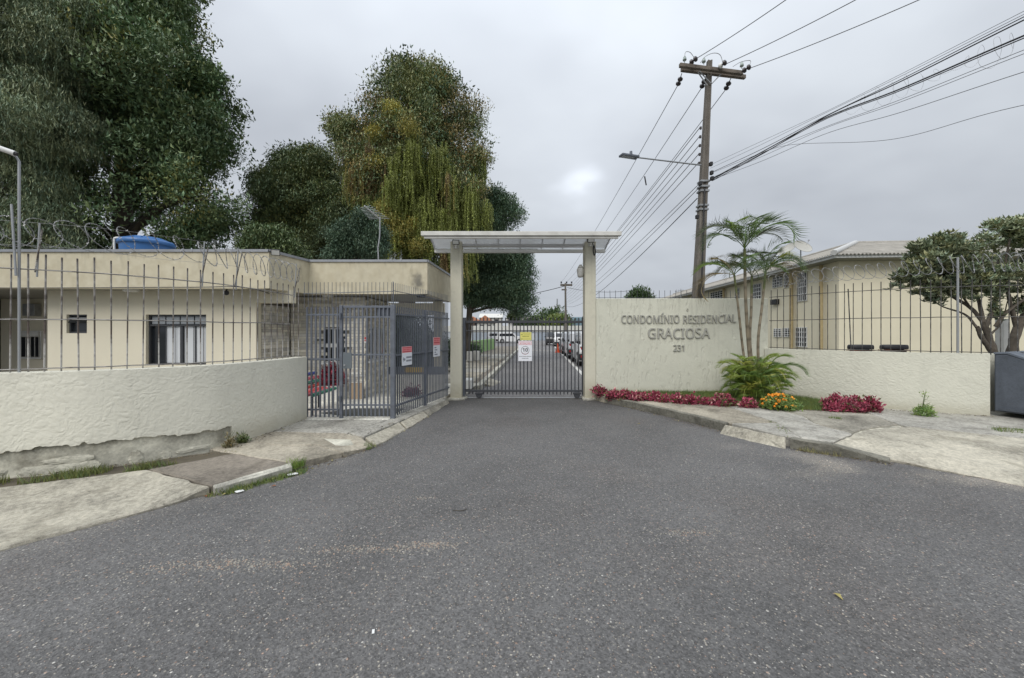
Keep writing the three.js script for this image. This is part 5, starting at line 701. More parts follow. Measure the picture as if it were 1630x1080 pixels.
{
  const G = [leafGeo(0.06, 0.034), leafGeo(0.075, 0.038)];
  const flower = (name, label, x, d, y, w, h, n, tones, seed, group, geos, cat = 'plant', kinds = 'foliage') => { const t = thing(name, label, cat, [x, y, -d], group); const r = rng(seed);
    for (let i = 0; i < 7; i++) { const a = r() * 6.283, q = r() * w * 0.35; part('stem', rod(V(x + Math.cos(a) * q * 0.3, y - 0.02, -d + Math.sin(a) * q * 0.2), V(x + Math.cos(a) * q, y + h * (0.5 + 0.4 * r()), -d + Math.sin(a) * q * 0.7), 0.005, 0.003, 5), M.stemRed, t); }
    crown(t, kinds, [[x, y + h * 0.42, -d, w * 0.5, h / w], [x - w * 0.25, y + h * 0.3, -d + 0.04, w * 0.33, h / w], [x + w * 0.27, y + h * 0.32, -d + 0.02, w * 0.3, h / w * 1.1], [x + w * 0.05, y + h * 0.75, -d, w * 0.16, h / w * 1.6], [x - w * 0.2, y + h * 0.62, -d, w * 0.14, h / w * 1.6]], n, geos, M.leaf, tones, seed, { gaps: 0.42, freq: 7, size: [0.5, 1.5], shell: 0.15, tilt: 2.6, minY: y + 0.01 }); return t; };
  M.stemRed = std({ color: lin(0.12, 0.03, 0.04), roughness: 0.8 });
  const mag = [clump(7, 0.045, 0.024, 0.07, 61), clump(6, 0.05, 0.026, 0.07, 62)];
  const red = (x, y, z, r) => { const k = 0.45 + 0.85 * r(), pk = r(); return pk < 0.1 ? [0.4 * k, 0.2 * k, 0.2 * k] : pk < 0.22 ? [0.09 * k, 0.1 * k, 0.035 * k] : [0.225 * k, 0.036 * k, 0.068 * k]; };
  const ord = ['first', 'second', 'third', 'fourth', 'fifth', 'sixth', 'seventh', 'eighth', 'ninth', 'tenth', 'eleventh'];
  [[954, 627, 8.8, 0.3, 0.24], [978, 633, 8.5, 0.3, 0.16], [997, 634, 8.35, 0.34, 0.22], [1017, 637, 8.22, 0.34, 0.17], [1042, 638, 8.12, 0.24, 0.19], [1060, 641, 7.98, 0.22, 0.15], [1079, 643, 7.86, 0.24, 0.19], [1100, 643, 7.8, 0.32, 0.19], [1126, 645, 7.7, 0.2, 0.13], [1150, 645, 7.62, 0.42, 0.26], [1192, 647, 7.42, 0.24, 0.17]].forEach(([px, , d, w, h], i) => flower('magenta_plant', ord[i] + ' magenta-leaved bedding plant from the gate along the kerb', X(px, d), d, 0.135, w * 0.98, h * 0.82, 160 * w / 0.25, red, 400 + i, 'magenta plants edging the bed', mag));
  [[1328, 7.12, 0.34, 0.3], [1356, 7.1, 0.4, 0.27], [1384, 7.08, 0.26, 0.24]].forEach(([px, d, w, h], i) => flower('magenta_plant', ['left', 'middle', 'right'][i] + ' plant of the deep magenta clump below the right wall', X(px, d), d, 0.125, w * 1.05, h, 230, red, 420 + i, 'magenta plants below the right wall', mag));
  flower('magenta_plant', 'tall dark red-leaved plant in the porch planter box', -4.05, 8.47, 0.36, 0.5, 0.56, 340, (x, y, z, r) => { const k = 0.4 + 1.0 * r(); return [0.17 * k, 0.012 * k, 0.03 * k]; }, 430, undefined, mag);
  flower('magenta_plant', 'small red plant behind the side fence beside the low white wall', -2.35, 8.9, 0.1, 0.34, 0.28, 160, (x, y, z, r) => { const k = 0.4 + 0.9 * r(); return [0.13 * k, 0.02 * k, 0.045 * k]; }, 431, undefined, mag);
  const mg = flower('marigold_plant', 'clump of orange marigolds in front of the palm base', X(1240, 7.25), 7.25, 0.13, 0.62, 0.26, 420, tone([0.07, 0.105, 0.025], 0.4), 440, undefined, [clump(7, 0.06, 0.018, 0.06, 63)]);
  { const r = rng(441), head = mergeGeometries([0, 1, 2].map((k) => { const g = new THREE.SphereGeometry(0.024 - k * 0.004, 9, 5).scale(1, 0.55, 1).translate(0, k * 0.007, 0), p = g.attributes.position; for (let i = 0; i < p.count; i++) { const f = 0.85 + 0.3 * h3(i, k, 3); p.setX(i, p.getX(i) * f); p.setZ(i, p.getZ(i) * f); } g.computeVertexNormals(); return g; })), o1 = std({ color: lin(0.72, 0.24, 0.012), roughness: 0.7 }), o2 = std({ color: lin(0.78, 0.34, 0.03), roughness: 0.7 });
    for (let i = 0; i < 62; i++) { const a = r() * 6.283, q = Math.sqrt(r()), y = 0.06 + 0.22 * Math.sqrt(Math.max(0.02, 1 - q * q)) * (0.75 + 0.35 * r()); const m = local('flower_head', head, r() < 0.6 ? o1 : o2, mg, Math.cos(a) * q * 0.33, y, Math.sin(a) * q * 0.26); m.rotation.set((r() - 0.2) * 1.2, r() * 6, (r() - 0.5) * 0.9); m.scale.setScalar(0.7 + 0.7 * r()); } }
  // weeds
  const weed = (label, x, y, d, w, h, n, seed, tones, geos, tall) => { const t = thing('weed', label, 'weed', [x, y, -d]); const r = rng(seed); if (tall) for (let i = 0; i < 4; i++) part('stem', limb([V(x, y, -d), V(x + (r() - 0.5) * 0.08, y + h * 0.5, -d + 0.02), V(x + (r() - 0.5) * 0.16, y + h * (0.8 + 0.5 * r()), -d + 0.03)], 0.004, 0.0015, 8, 5, 0, 1), M.stemGreen, t); crown(t, 'foliage', tall ? [[x, y + h * 0.14, -d + 0.03, w * 0.5, 0.6], [x + 0.03, y + h * 0.3, -d + 0.03, w * 0.25, 1.4], [x, y + h * 0.8, -d + 0.03, w * 0.1, 3]] : [[x, y + h * 0.4, -d, w * 0.5, h / w]], n, geos, M.leaf, tones, seed, { gaps: 0.2, freq: 6, tilt: 1.6, size: [0.6, 1.1], minY: y + 0.01 }); };
  M.stemGreen = std({ color: lin(0.1, 0.13, 0.05), roughness: 0.8 });
  const wl = [clump(7, 0.05, 0.018, 0.05, 64)], gt = tone([0.10, 0.15, 0.04], 0.3);
  weed('tall thin weed growing at the foot of the right wall', X(1463, 6.78), 0.12, 6.73, 0.26, 0.42, 120, 450, gt, wl, true); weed('pair of small weeds in the wall foot near the broken plaster', X(385, 5.15), 0.1, 5.18, 0.08, 0.16, 34, 451, tone([0.07, 0.09, 0.03], 0.3), wl, true); weed('tiny dry weed at the end of the broken plaster', X(364, 4.95), 0.1, 4.98, 0.07, 0.2, 26, 452, tone([0.12, 0.1, 0.05], 0.3), wl, true);
  // grass
  const blade = (L, W, s) => { const g = new THREE.BufferGeometry(); g.setAttribute('position', new THREE.Float32BufferAttribute([-W / 2, 0, 0, W / 2, 0, 0, s * 0.3 * L, L * 0.6, W, W / 2, 0, 0, s * L * 0.55, L, W * 2, s * 0.3 * L, L * 0.6, W], 3)); g.computeVertexNormals(); g.setAttribute('uv', new THREE.Float32BufferAttribute(new Float32Array(12), 2)); return g; };
  const tuft = (n, L, W, R, seed) => { const r = rng(seed), l = []; for (let i = 0; i < n; i++) l.push(blade(L * (0.5 + r()), W, r() - 0.3).rotateX((r() - 0.5) * 0.9).rotateY(r() * 6.283).translate((r() - 0.5) * R, 0, (r() - 0.5) * R)); return merge(l); };
  const grass = (label, poly, y, n, geos, tones, seed, thin = 0.0) => { const xs = poly.map((p) => p[0]), ds = poly.map((p) => p[1]), r = rng(seed), L = [], inside = (x, d) => { let c = false; for (let i = 0, j = poly.length - 1; i < poly.length; j = i++) { const [xi, yi] = poly[i], [xj, yj] = poly[j]; if (yi > d !== yj > d && x < ((xj - xi) * (d - yi)) / (yj - yi) + xi) c = !c; } return c; };
    const x0 = Math.min(...xs), x1 = Math.max(...xs), d0 = Math.min(...ds), d1 = Math.max(...ds); let g = 0; while (L.length < n && g++ < n * 30) { const x = x0 + r() * (x1 - x0), d = d0 + r() * (d1 - d0); if (!inside(x, d) || f3(x * 3, d * 3, 1, seed) < thin) continue; L.push([x, typeof y === 'function' ? y(x, d) : y, -d, r()]); }
    const m = new THREE.InstancedMesh(geos, M.leafDull, L.length); m.name = numbered('grass'); m.userData = { label, category: 'grass', kind: 'stuff' }; const mm = new THREE.Matrix4(), q = new THREE.Quaternion(), c = new THREE.Color(); L.forEach(([x, yy, z, u], i) => { q.setFromAxisAngle(V(0, 1, 0), u * 40); const s = 0.6 + 0.8 * u; m.setMatrixAt(i, mm.compose(V(x, yy, z), q, V(s, s, s))); const t = tones(x, yy, z, r); m.setColorAt(i, c.setRGB(...t)); }); m.castShadow = m.receiveShadow = true; scene.add(m); };
  const gk = tone([0.10, 0.135, 0.035], 0.5);
  grass('short lawn strip between the magenta plants and the entrance wall', [[2.3, 8.72], [3.2, 8.2], [4.3, 7.65], [5.7, 7.2], [6.4, 7.0], [6.75, 7.6], [6.5, 8.3], [6.1, 8.97], [2.2, 8.95]], (x, d) => 0.125 + 0.055 * clamp((d - 7.4) / 1.5), 4200, tuft(9, 0.06, 0.007, 0.1, 71), gk, 460, 0.2);
  grass('ragged grass along the foot of the broken left wall', [[-9, 2.2], [-5.0, 3.7], [-4.0, 4.17], [-3.8, 4.32], [-4.05, 4.38], [-5.2, 3.93], [-9, 2.45]], 0.08, 900, tuft(9, 0.06, 0.007, 0.09, 72), tone([0.125, 0.15, 0.045], 0.4), 461, 0.36);
  grass('grass and dead leaves in the gutter below the left kerb', [[-3.05, 3.6], [-2.8, 3.72], [-2.36, 4.28], [-2.4, 4.4], [-2.5, 4.33], [-2.92, 3.74]], 0.0, 150, tuft(7, 0.05, 0.006, 0.06, 73), gk, 462, 0.3); grass('bright grass tuft at the end of the left kerb', [[-2.62, 4.34], [-2.5, 4.3], [-2.45, 4.42], [-2.55, 4.48]], 0.04, 50, tuft(9, 0.075, 0.007, 0.06, 74), tone([0.13, 0.19, 0.04], 0.3), 463);
  grass('small grass tuft at the tip of the pale left ramp', [[-2.06, 5.16], [-1.95, 5.12], [-1.9, 5.24], [-2.0, 5.3]], 0.01, 40, tuft(8, 0.045, 0.006, 0.05, 75), gk, 464);
  grass('scattered grass in the joints of the right pavement', [[3.86, 5.3], [4.04, 5.28], [4.3, 6.2], [4.25, 6.22]], 0.13, 26, tuft(6, 0.035, 0.005, 0.04, 76), gk, 465, 0.45); grass('flat grass patch on the right pavement near the container', [[7.2, 5.6], [7.6, 5.5], [7.75, 5.75], [7.4, 5.85]], 0.13, 50, tuft(8, 0.03, 0.006, 0.07, 77), gk, 466); grass('grass patch in the pavement before the deep magenta clump', [[5.45, 6.4], [5.6, 6.38], [5.62, 6.5], [5.48, 6.52]], 0.13, 16, tuft(8, 0.04, 0.006, 0.06, 78), gk, 467);
  grass('dry grass in the corner below the right kerb', [[3.84, 5.15], [4.2, 4.86], [4.22, 4.9], [3.9, 5.2]], 0.0, 45, tuft(7, 0.045, 0.005, 0.05, 79), tone([0.2, 0.19, 0.09], 0.3), 468);
  // loose grit on the road: uncountable
  { const r = rng(470), geo = new THREE.IcosahedronGeometry(1, 0), L = []; const cx = [[-0.2, 2.7, 2.2, 1.1], [-1.9, 2.6, 0.6, 0.07], [-1.1, 2.78, 0.5, 0.06], [-0.62, 2.84, 0.22, 0.05], [1.43, 3.02, 0.28, 0.06], [-2.4, 2.5, 0.4, 0.08], [-0.85, 3.65, 0.12, 0.04], [1.5, 2.6, 1.6, 1.0]]; for (let i = 0; i < 2600; i++) { const k = cx[(r() * r() * cx.length) | 0], g = () => r() + r() + r() - 1.5; L.push([k[0] + g() * k[2], k[1] + g() * k[3], r()]); }
    const m = new THREE.InstancedMesh(geo, std({ color: 0xffffff, roughness: 0.9 }), L.length); m.name = 'grit'; m.userData = { label: 'pale grit worn loose over the asphalt', category: 'grit', kind: 'stuff' }; const mm = new THREE.Matrix4(), q = new THREE.Quaternion(), c = new THREE.Color(); L.forEach(([x, d, u], i) => { const s = 0.0025 + 0.0038 * u * u; q.setFromAxisAngle(V(0.3, 1, 0.2).normalize(), u * 60); m.setMatrixAt(i, mm.compose(V(x, s * 0.2, -d), q, V(s * 1.4, s * 0.6, s))); const k = 0.6 + 0.6 * u; m.setColorAt(i, c.setRGB(...(r() < 0.25 ? [0.3 * k, 0.22 * k, 0.17 * k] : [0.27 * k, 0.25 * k, 0.215 * k]))); }); m.receiveShadow = true; scene.add(m); }
  // crumbs of dead leaves and earth swept against kerbs and wall feet
  { const r = rng(480), geo = leafGeo(1, 0.55).rotateX(-1.5), L = [], runs = [[[-3.0, 3.66], [-2.42, 4.36], 0.004, 260], [[-2.4, 4.4], [-1.92, 5.2], 0.004, 120], [[-1.9, 5.24], [-1.45, 8.6], 0.004, 260], [[2.0, 8.95], [2.6, 7.8], 0.004, 190], [[2.6, 7.8], [3.4, 6.0], 0.004, 260], [[3.84, 5.14], [4.6, 4.55], 0.004, 220], [[-5.2, 3.8], [-3.55, 4.75], 0.1, 240], [[-3.6, 4.9], [-3.6, 6.5], 0.104, 160], [[6.7, 7.3], [8.4, 6.6], 0.134, 260], [[4.3, 7.4], [6.6, 6.75], 0.137, 220], [[-2.2, 5.55], [-1.75, 7.2], 0.09, 90], [[-1.1, 9.05], [1.7, 9.05], 0.004, 160]];
    for (const [a, b, y, n] of runs) for (let i = 0; i < n; i++) { const u = r(), g = (r() + r() + r() - 1.5) * 0.09; L.push([mix(a[0], b[0], u) + g * 1.1, y, mix(a[1], b[1], u) + (r() - 0.5) * 0.08, r()]); }
    const m = new THREE.InstancedMesh(geo, M.leafDull, L.length); m.name = 'leaf_debris'; m.userData = { label: 'crumbs of dead leaves and earth along kerbs and wall feet', category: 'debris', kind: 'stuff' }; const mm = new THREE.Matrix4(), q = new THREE.Quaternion(), e = new THREE.Euler(), c = new THREE.Color();
    L.forEach(([x, y, d, u], i) => { const s = 0.008 + 0.03 * u * u; e.set((r() - 0.5) * 0.8, r() * 6.28, (r() - 0.5) * 0.8); m.setMatrixAt(i, mm.compose(V(x, y + s * 0.15, -d), q.setFromEuler(e), V(s, s, s))); const k = 0.5 + 0.8 * r(), t = r(); m.setColorAt(i, c.setRGB(...(t < 0.5 ? [0.08, 0.06, 0.04] : t < 0.8 ? [0.17, 0.12, 0.06] : [0.3, 0.26, 0.12]).map((w) => w * k))); }); m.castShadow = m.receiveShadow = true; scene.add(m); }
  const litter = (name, label, cat, geo, mat, x, d, y = 0.004) => { const t = thing(name, label, cat, [x, y, -d]); local(name === 'fallen_twig' ? 'twig' : 'sheet', geo, mat, t); return t; };
  const scrap = (w, h, s, f = 0.25) => { const g = new THREE.PlaneGeometry(w, h, 5, 4).rotateX(-Math.PI / 2), p = g.attributes.position; for (let i = 0; i < p.count; i++) p.setY(i, f * 0.5 * Math.min(w, h) * f3(p.getX(i) * 22 + s, p.getZ(i) * 22, s, 3) + 0.002); g.rotateY(s * 1.7); g.computeVertexNormals(); const b = g.clone().translate(0, -0.002, 0); return merge([g, b]); };
  litter('paper_scrap', 'small white paper scrap lying on the road in the foreground', 'litter', scrap(0.03, 0.013, 1.1), M.white, X(594, 2.01), 2.01); litter('paper_scrap', 'crumpled white plastic scrap in the left gutter', 'litter', scrap(0.1, 0.06, 2.3, 0.9), M.white, X(468, 4.25), 4.22); litter('paper_scrap', 'white scrap near the lower end of the left gutter', 'litter', scrap(0.07, 0.05, 4.2, 0.8), M.white, X(382, 3.78), 3.77); litter('paper_scrap', 'white shred where the left pavement meets the road', 'litter', scrap(0.11, 0.04, 5.4, 0.7), M.whiteDirty, X(292, 3.62), 3.6);
  litter('fallen_twig', 'thin dark twig lying on the road before the gate', 'twig', tube([V(-0.06, 0.004, 0), V(0, 0.006, 0.012), V(0.05, 0.006, 0.0), V(0.065, 0.008, -0.02)], 0.003, 12, 5), M.bark, X(731, 3.38), 3.38);
  const leafMat = [std({ color: lin(0.25, 0.09, 0.03), roughness: 0.8, side: THREE.DoubleSide }), std({ color: lin(0.33, 0.28, 0.1), roughness: 0.8, side: THREE.DoubleSide })]; const fallen = leafGeo(0.06, 0.03).rotateX(-1.45);
  [[423, 766, 0, 'brown curled leaf in the left gutter'], [440, 775, 0, 'brown leaf nearest the white scrap in the gutter'], [328, 790, 0, 'reddish leaf at the lower end of the left gutter'], [353, 790, 1, 'pale leaf lying on the road beside the left gutter'], [1020, 676, 1, 'yellow leaf on the road beside the right kerb'], [1327, 946, 1, 'pale leaf in the right foreground of the road'], [1000, 654, 1, 'yellowish leaf close to the kerb near the gate']].forEach(([px, py, k, label], i) => { const d = 960 / (py - 530), t = thing('fallen_leaf', label, 'leaf', [X(px, d), 0.004, -d]); const m = local('blade', fallen, leafMat[k], t, 0, 0.004, 0); m.rotation.set(0, i * 1.9, 0); m.scale.setScalar(0.7 + 0.4 * h3(i, 1, 2)); });
}

// ------------------------------------------------------------------ utility pole, lamp and wires
{
  const D = 11, t = thing('utility_pole', 'weathered concrete utility pole leaning slightly, with a double timber crossarm', 'utility pole', [5.32, 0, -D]);
  const B = V(5.30, 0, -D), T = at(1129.5, 97, D); const up = (y) => B.clone().lerp(T, (y - B.y) / (T.y - B.y));
  const shape = (w, h) => new THREE.Shape([[-w, -h], [-w * 0.45, -h], [-w * 0.32, -h * 0.62], [w * 0.32, -h * 0.62], [w * 0.45, -h], [w, -h], [w, h], [-w, h]].map(([x, y]) => new THREE.Vector2(x, y)));
  { const g = new THREE.ExtrudeGeometry(shape(0.155, 0.135), { depth: 1, steps: 24, bevelEnabled: false }), p = g.attributes.position; for (let i = 0; i < p.count; i++) { const u = p.getZ(i), k = mix(1, 0.4, u), c = up(T.y * u); p.setXYZ(i, c.x + p.getX(i) * k, c.y, c.z - p.getY(i) * k); } g.computeVertexNormals(); part('shaft', uvBox(g), M.pole, t); }
  const wood = std({ map: grime([0.16, 0.135, 0.11], 0.8, 37, { amp: 0.4, streak: 0.3, fine: 0.2, size: 512 }), roughness: 0.95 });
  const armBox = (a, b, h, w) => { const L = a.distanceTo(b), g = new RoundedBoxGeometry(L, h, w, 1, 0.012); g.applyQuaternion(new THREE.Quaternion().setFromUnitVectors(V(1, 0, 0), b.clone().sub(a).normalize())); const m = a.clone().add(b).multiplyScalar(0.5); return uvBox(g.translate(m.x, m.y, m.z)); };
  const q = (px, py, d = 10.9) => at(px, py, d), hy = 9.17;
  const arm = (x0, x1, dz, y) => armBox(V(X(x0, 10.8), y, -10.76 - dz), V(X(x1, 11.05), y - 0.02, -11.06 - dz), 0.11, 0.09); part('crossarm', arm(1078.5, 1179, -0.1, hy), wood, t); part('crossarm', arm(1086, 1190, 0.1, hy + 0.02), wood, t);
  for (const [a, b] of [[[1111, 115], [1126, 136]], [[1148, 118], [1133.5, 133]], [[1112, 112], [1132, 133]]]) part('brace', rod(q(...a), q(...b), 0.016, 0.016, 6), M.galv, t);
  const disc = new THREE.LatheGeometry([[0.0, -0.05], [0.03, -0.05], [0.045, -0.035], [0.072, -0.02], [0.075, 0.005], [0.05, 0.03], [0.025, 0.05], [0.02, 0.075], [0, 0.075]].map(([r, y]) => new THREE.Vector2(r, y)), 18), pin = new THREE.LatheGeometry([[0.0, 0], [0.012, 0], [0.012, 0.06], [0.05, 0.06], [0.055, 0.09], [0.04, 0.105], [0.045, 0.13], [0.035, 0.16], [0.018, 0.19], [0, 0.195]].map(([r, y]) => new THREE.Vector2(r, y)), 16);
  const brown = std({ color: lin(0.035, 0.028, 0.028), roughness: 0.2 }), green = std({ color: lin(0.4, 0.47, 0.44), roughness: 0.2 });
  const put = (name, geo, mat, pos, dir) => { const m = local(name, geo, mat, t, pos.x - t.position.x, pos.y - t.position.y, pos.z - t.position.z); m.quaternion.setFromUnitVectors(V(0, 1, 0), dir.clone().normalize()); return m; };
  for (const [a, b, c] of [[[1085.5, 117], [1083, 126], [1080, 133]], [[1124, 122], [1121, 130], [1118, 137]], [[1164, 124], [1160, 133], [1156.5, 140]]]) { const A = q(...a), C = q(...c, 11.25), dir = A.clone().sub(C); put('strain_insulator', disc, brown, q(...b, 11.1), dir); put('strain_insulator', disc, brown, C, dir); part('insulator_link', rod(A, C, 0.012, 0.012, 6), M.gateSteel, t); }
  for (const [px, py] of [[1090, 99.5], [1120.5, 102.5], [1181, 109]]) put('pin_insulator', pin, green, q(px, py, 11.05), V(0, 1, 0));
  for (const [px, py, w] of [[1101, 99, 0], [1147, 105, 1], [1185, 112, 0]]) { const c = q(px, py, 10.75), dir = V(-0.35, 0.05, -1); put('strain_insulator', disc, w ? M.white : brown, c, dir); put('strain_insulator', disc, brown, c.clone().add(V(0.05, 0, 0.12)), dir); }
  for (const [pts] of [[[[1090, 90], [1091.5, 83], [1098, 83], [1106, 93]]], [[[1115, 100], [1123, 90], [1137, 84.5], [1146, 87], [1151, 100]]], [[[1167, 106], [1179, 99], [1190, 96.5], [1195, 97], [1193, 106]]]]) part('jumper', tube(pts.map(([x, y]) => q(x, y, 10.95)), 0.009, 24, 5), M.galv, t);
  for (let i = 0; i < 5; i++) { const c = at(1115.5 - i * 0.6, 204 + i * 14, 10.95); put('spool_insulator', new THREE.CylinderGeometry(0.03, 0.03, 0.07, 10), brown, c, V(0, 1, 0)); }
  for (const y of [6.0, 5.85, 5.72, 5.3, 5.18]) { const c = up(y), g = new THREE.BoxGeometry(0.27, 0.05, 0.24).translate(c.x, y, c.z); part('clamp_band', uvBox(g), M.galv, t); }
  for (const [px, py] of [[1131, 262], [1132, 276], [1132.5, 285], [1114, 293], [1109, 346]]) part('clamp', uvBox(new RoundedBoxGeometry(0.08, 0.11, 0.1, 1, 0.015).translate(X(px, 10.85), Y(py, 10.85), -10.82)), M.black, t); part('junction_box', rbox(X(1113.5, 10.7), X(1119, 10.7), Y(474, 10.7), Y(452, 10.7), 10.66, 10.78, 0.01), M.black, t);
  part('riser_pipe', tube([at(1117, 474, 10.72), at(1118, 420, 10.74), at(1120, 350, 10.76), at(1122, 300, 10.78)], 0.022, 10, 8), M.black, t);
  const l = thing('street_lamp', 'flat street lamp on a long thin arm reaching left from the pole', 'street lamp', [5.5, 6.3, -10.9]);
  part('arm', rod(at(1116, 263, 10.9), at(1012, 250.5, 10.3), 0.022, 0.02, 8), M.galv, l); { const a = at(1015, 251, 10.3), b = at(988, 247, 10.15); const g = armBox(a, b, 0.055, 0.2); const h = part('lamp_head', g, M.steel, l); part('lamp_lens', armBox(a.clone().lerp(b, 0.25).add(V(0, -0.031, 0)), a.clone().lerp(b, 0.95).add(V(0, -0.031, 0)), 0.01, 0.15), M.glassPale, h); part('photocell', new THREE.CylinderGeometry(0.035, 0.04, 0.08, 12).translate(X(1004.5, 10.2), Y(243.5, 10.2), -10.2), M.steel, h); }
  // a second pole far down the street, and a lattice mast beyond
  const far2 = thing('utility_pole', 'distant dark utility pole far down the inner street', 'utility pole', [X(900.5, 61), 0, -61]); part('shaft', rod(V(X(901, 61), 0, -61), V(X(900, 61), Y(451, 61), -61), 0.21, 0.14, 10), M.pole, far2); part('crossarm', rbox(X(892, 61), X(911, 61), Y(455.5, 61), Y(452.5, 61), 60.9, 61.1, 0.03), M.bark, far2); part('crossarm', rbox(X(894, 61), X(902, 61), Y(462.5, 61), Y(460.5, 61), 60.9, 61.1, 0.03), M.bark, far2); for (const px of [893.5, 902, 910]) part('insulator', new THREE.CylinderGeometry(0.12, 0.12, 0.3, 8).translate(X(px, 61), Y(450, 61), -61), M.black, far2);
  const mast = thing('far_pole', 'very distant pole with one crosspiece beyond the trees', 'utility pole', [X(887, 120), 0, -120]); part('shaft', rod(V(X(887, 120), 0, -120), V(X(887, 120), Y(476, 120), -120), 0.28, 0.2, 8), M.galv, mast); part('crossarm', rbox(X(881.5, 120), X(892, 120), Y(489, 120), Y(487.3, 120), 119.8, 120.2, 0.05), M.galv, mast);
  // wires: each its own
  const wire = (label, a, b, sag, r, mat = M.wire, mid = null) => { const w = thing('wire', label, 'wire', [a.x, a.y, a.z]), pts = []; for (let i = 0; i <= 24; i++) { const u = i / 24, p = a.clone().lerp(b, u); p.y -= sag * 4 * u * (1 - u); if (mid) mid(p, u); pts.push(p); } part('cable', tube(pts, r, 40, 5), mat, w); return w; };
  const ext = (a, b, k) => a.clone().lerp(b, k);
  [['left', [1104, 96, 10.7], [1220, 0, 8.75]], ['middle', [1151, 104, 10.75], [1296, 0, 8.85]], ['right', [1190, 110, 10.8], [1358, 0, 8.95]]].forEach(([n, a, b]) => { const A = at(...a), Bq = at(...b); Bq.y = A.y - 0.12; const k = 3.6; wire(n + ' of the three high wires rising from the crossarm to the top edge', A, ext(A, Bq, k), 0.25, 0.01, M.galvDark ??= std({ color: lin(0.10, 0.10, 0.105), roughness: 0.5 })); });
  const fa = (px, py) => at(px, py, 61);
  wire('left high wire descending from the crossarm towards the distant pole', at(1079, 136, 11.35), fa(893.5, 449), 0.5, 0.011, M.galvDark); wire('middle high wire descending from the crossarm towards the distant pole', at(1117, 140, 11.35), fa(902, 449), 0.5, 0.011, M.galvDark); wire('right high wire passing behind the pole shaft', at(1155, 143, 11.35), fa(910, 449), 0.5, 0.011, M.galvDark);
  for (let i = 0; i < 5; i++) wire(['topmost', 'second', 'middle', 'fourth', 'lowest'][i] + ' of the five low wires leaving the left side of the pole', at(1114.5 - i * 0.6, 203 + i * 14, 11), fa(899.5, 466 + i * 4.2), 0.35, 0.011, M.galvDark);
  wire('sagging black cable hanging down-left from the pole', at(1110, 316, 10.9), fa(899, 487), 1.2, 0.014); wire('thin line from the pole clamp to the left, upper', at(1113, 293, 10.9), fa(899, 484), 0.5, 0.01, M.galvDark); wire('thin line from the pole clamp to the left, lower', at(1112, 300, 10.9), fa(899, 486), 0.7, 0.01, M.galvDark);
  wire('dark cable crossing left from the distant pole behind the shade tree', fa(901, 455), at(700, 480, 60), 0.8, 0.05); wire('thin cable leaving the distant pole to the right', fa(903, 458), at(1010, 462, 58), 0.5, 0.035, M.galvDark);
  // communication lines to the right: bundled at first, then fanning out
  const bundle = [[[1132, 262], 17, 0.006, 0.1], [[1131, 268], 22, 0.006, 0.12], [[1132, 275], 26, 0.011, 0.16], [[1133, 285], 56, 0.02, 0.3], [[1133, 286], 60, 0.013, 0.3], [[1134, 288], 31, 0.016, 0.22], [[1132, 276], 79, 0.007, 0.28], [[1133, 283], 85, 0.007, 0.3], [[1134, 286], 114, 0.008, 0.3], [[1134, 287], 167, 0.007, 0.5]];
  bundle.forEach(([a, y, r, s], i) => { const A = at(...a, 10.85), Bq = at(1632, y, 5.2), E = A.clone().lerp(Bq, 1.9); const w = thing('wire', ['topmost thin line', 'second thin line', 'third slender cable', 'thickest lower cable', 'slender cable beside the thickest one', 'thick upper cable', 'upper one of the paired slack lines', 'lower one of the paired slack lines', 'lone slack line below the pair', 'lowest and most sagging line'][i] + ' of the bundle running right from the pole', 'wire', [A.x, A.y, A.z]);
    const K = i < 9 ? at(1312, [179, 181, 186, 189, 191, 187, 203, 205, 214][i], 8.6) : at(1245, 233, 9.3), P2 = i < 6 ? Bq : Bq, pts = i < 9 ? [A, A.clone().lerp(K, 0.5).add(V(0, -0.02 * (i % 3), 0)), K, K.clone().lerp(P2, 0.5).add(V(0, -s * 0.12, 0)), P2, P2.clone().add(P2.clone().sub(K).multiplyScalar(1.2))] : [A, at(1200, 250, 10), K, at(1420, 222, 7.2), P2, P2.clone().add(P2.clone().sub(K).multiplyScalar(1.0))];
    part('cable', tube(pts, r * 0.66, 60, 5), i > 5 || r < 0.01 ? M.galvDark : M.wire, w); });
  { const w = thing('loose_wire', 'thin curly loose wire wound around the right-hand cables', 'wire', [7, 5, -6.5]), pts = [], r = rng(88); for (let i = 0; i < 70; i++) { const u = i / 69, c = at(1320 + 300 * u, 186 - 118 * u + 8 * Math.sin(i), 8.5 - 3.1 * u), k = 0.05 + 0.1 * f3(i * 0.3, 0, 0, 5); c.x += Math.cos(i * 1.15) * k; c.y += Math.sin(i * 1.15) * k * 1.3; pts.push(c); } part('cable', tube(pts, 0.0018, 320, 4), M.razor, w); }
  { const w = thing('hanging_scrap', 'dark shred of cloth caught on the middle descending wire', 'scrap', at(1027, 285, 15).toArray()); part('cloth', uvBox(new THREE.BoxGeometry(0.05, 0.36, 0.012).rotateZ(0.18).translate(X(1027.5, 15), Y(288, 15), -15)), M.black, w); }
}

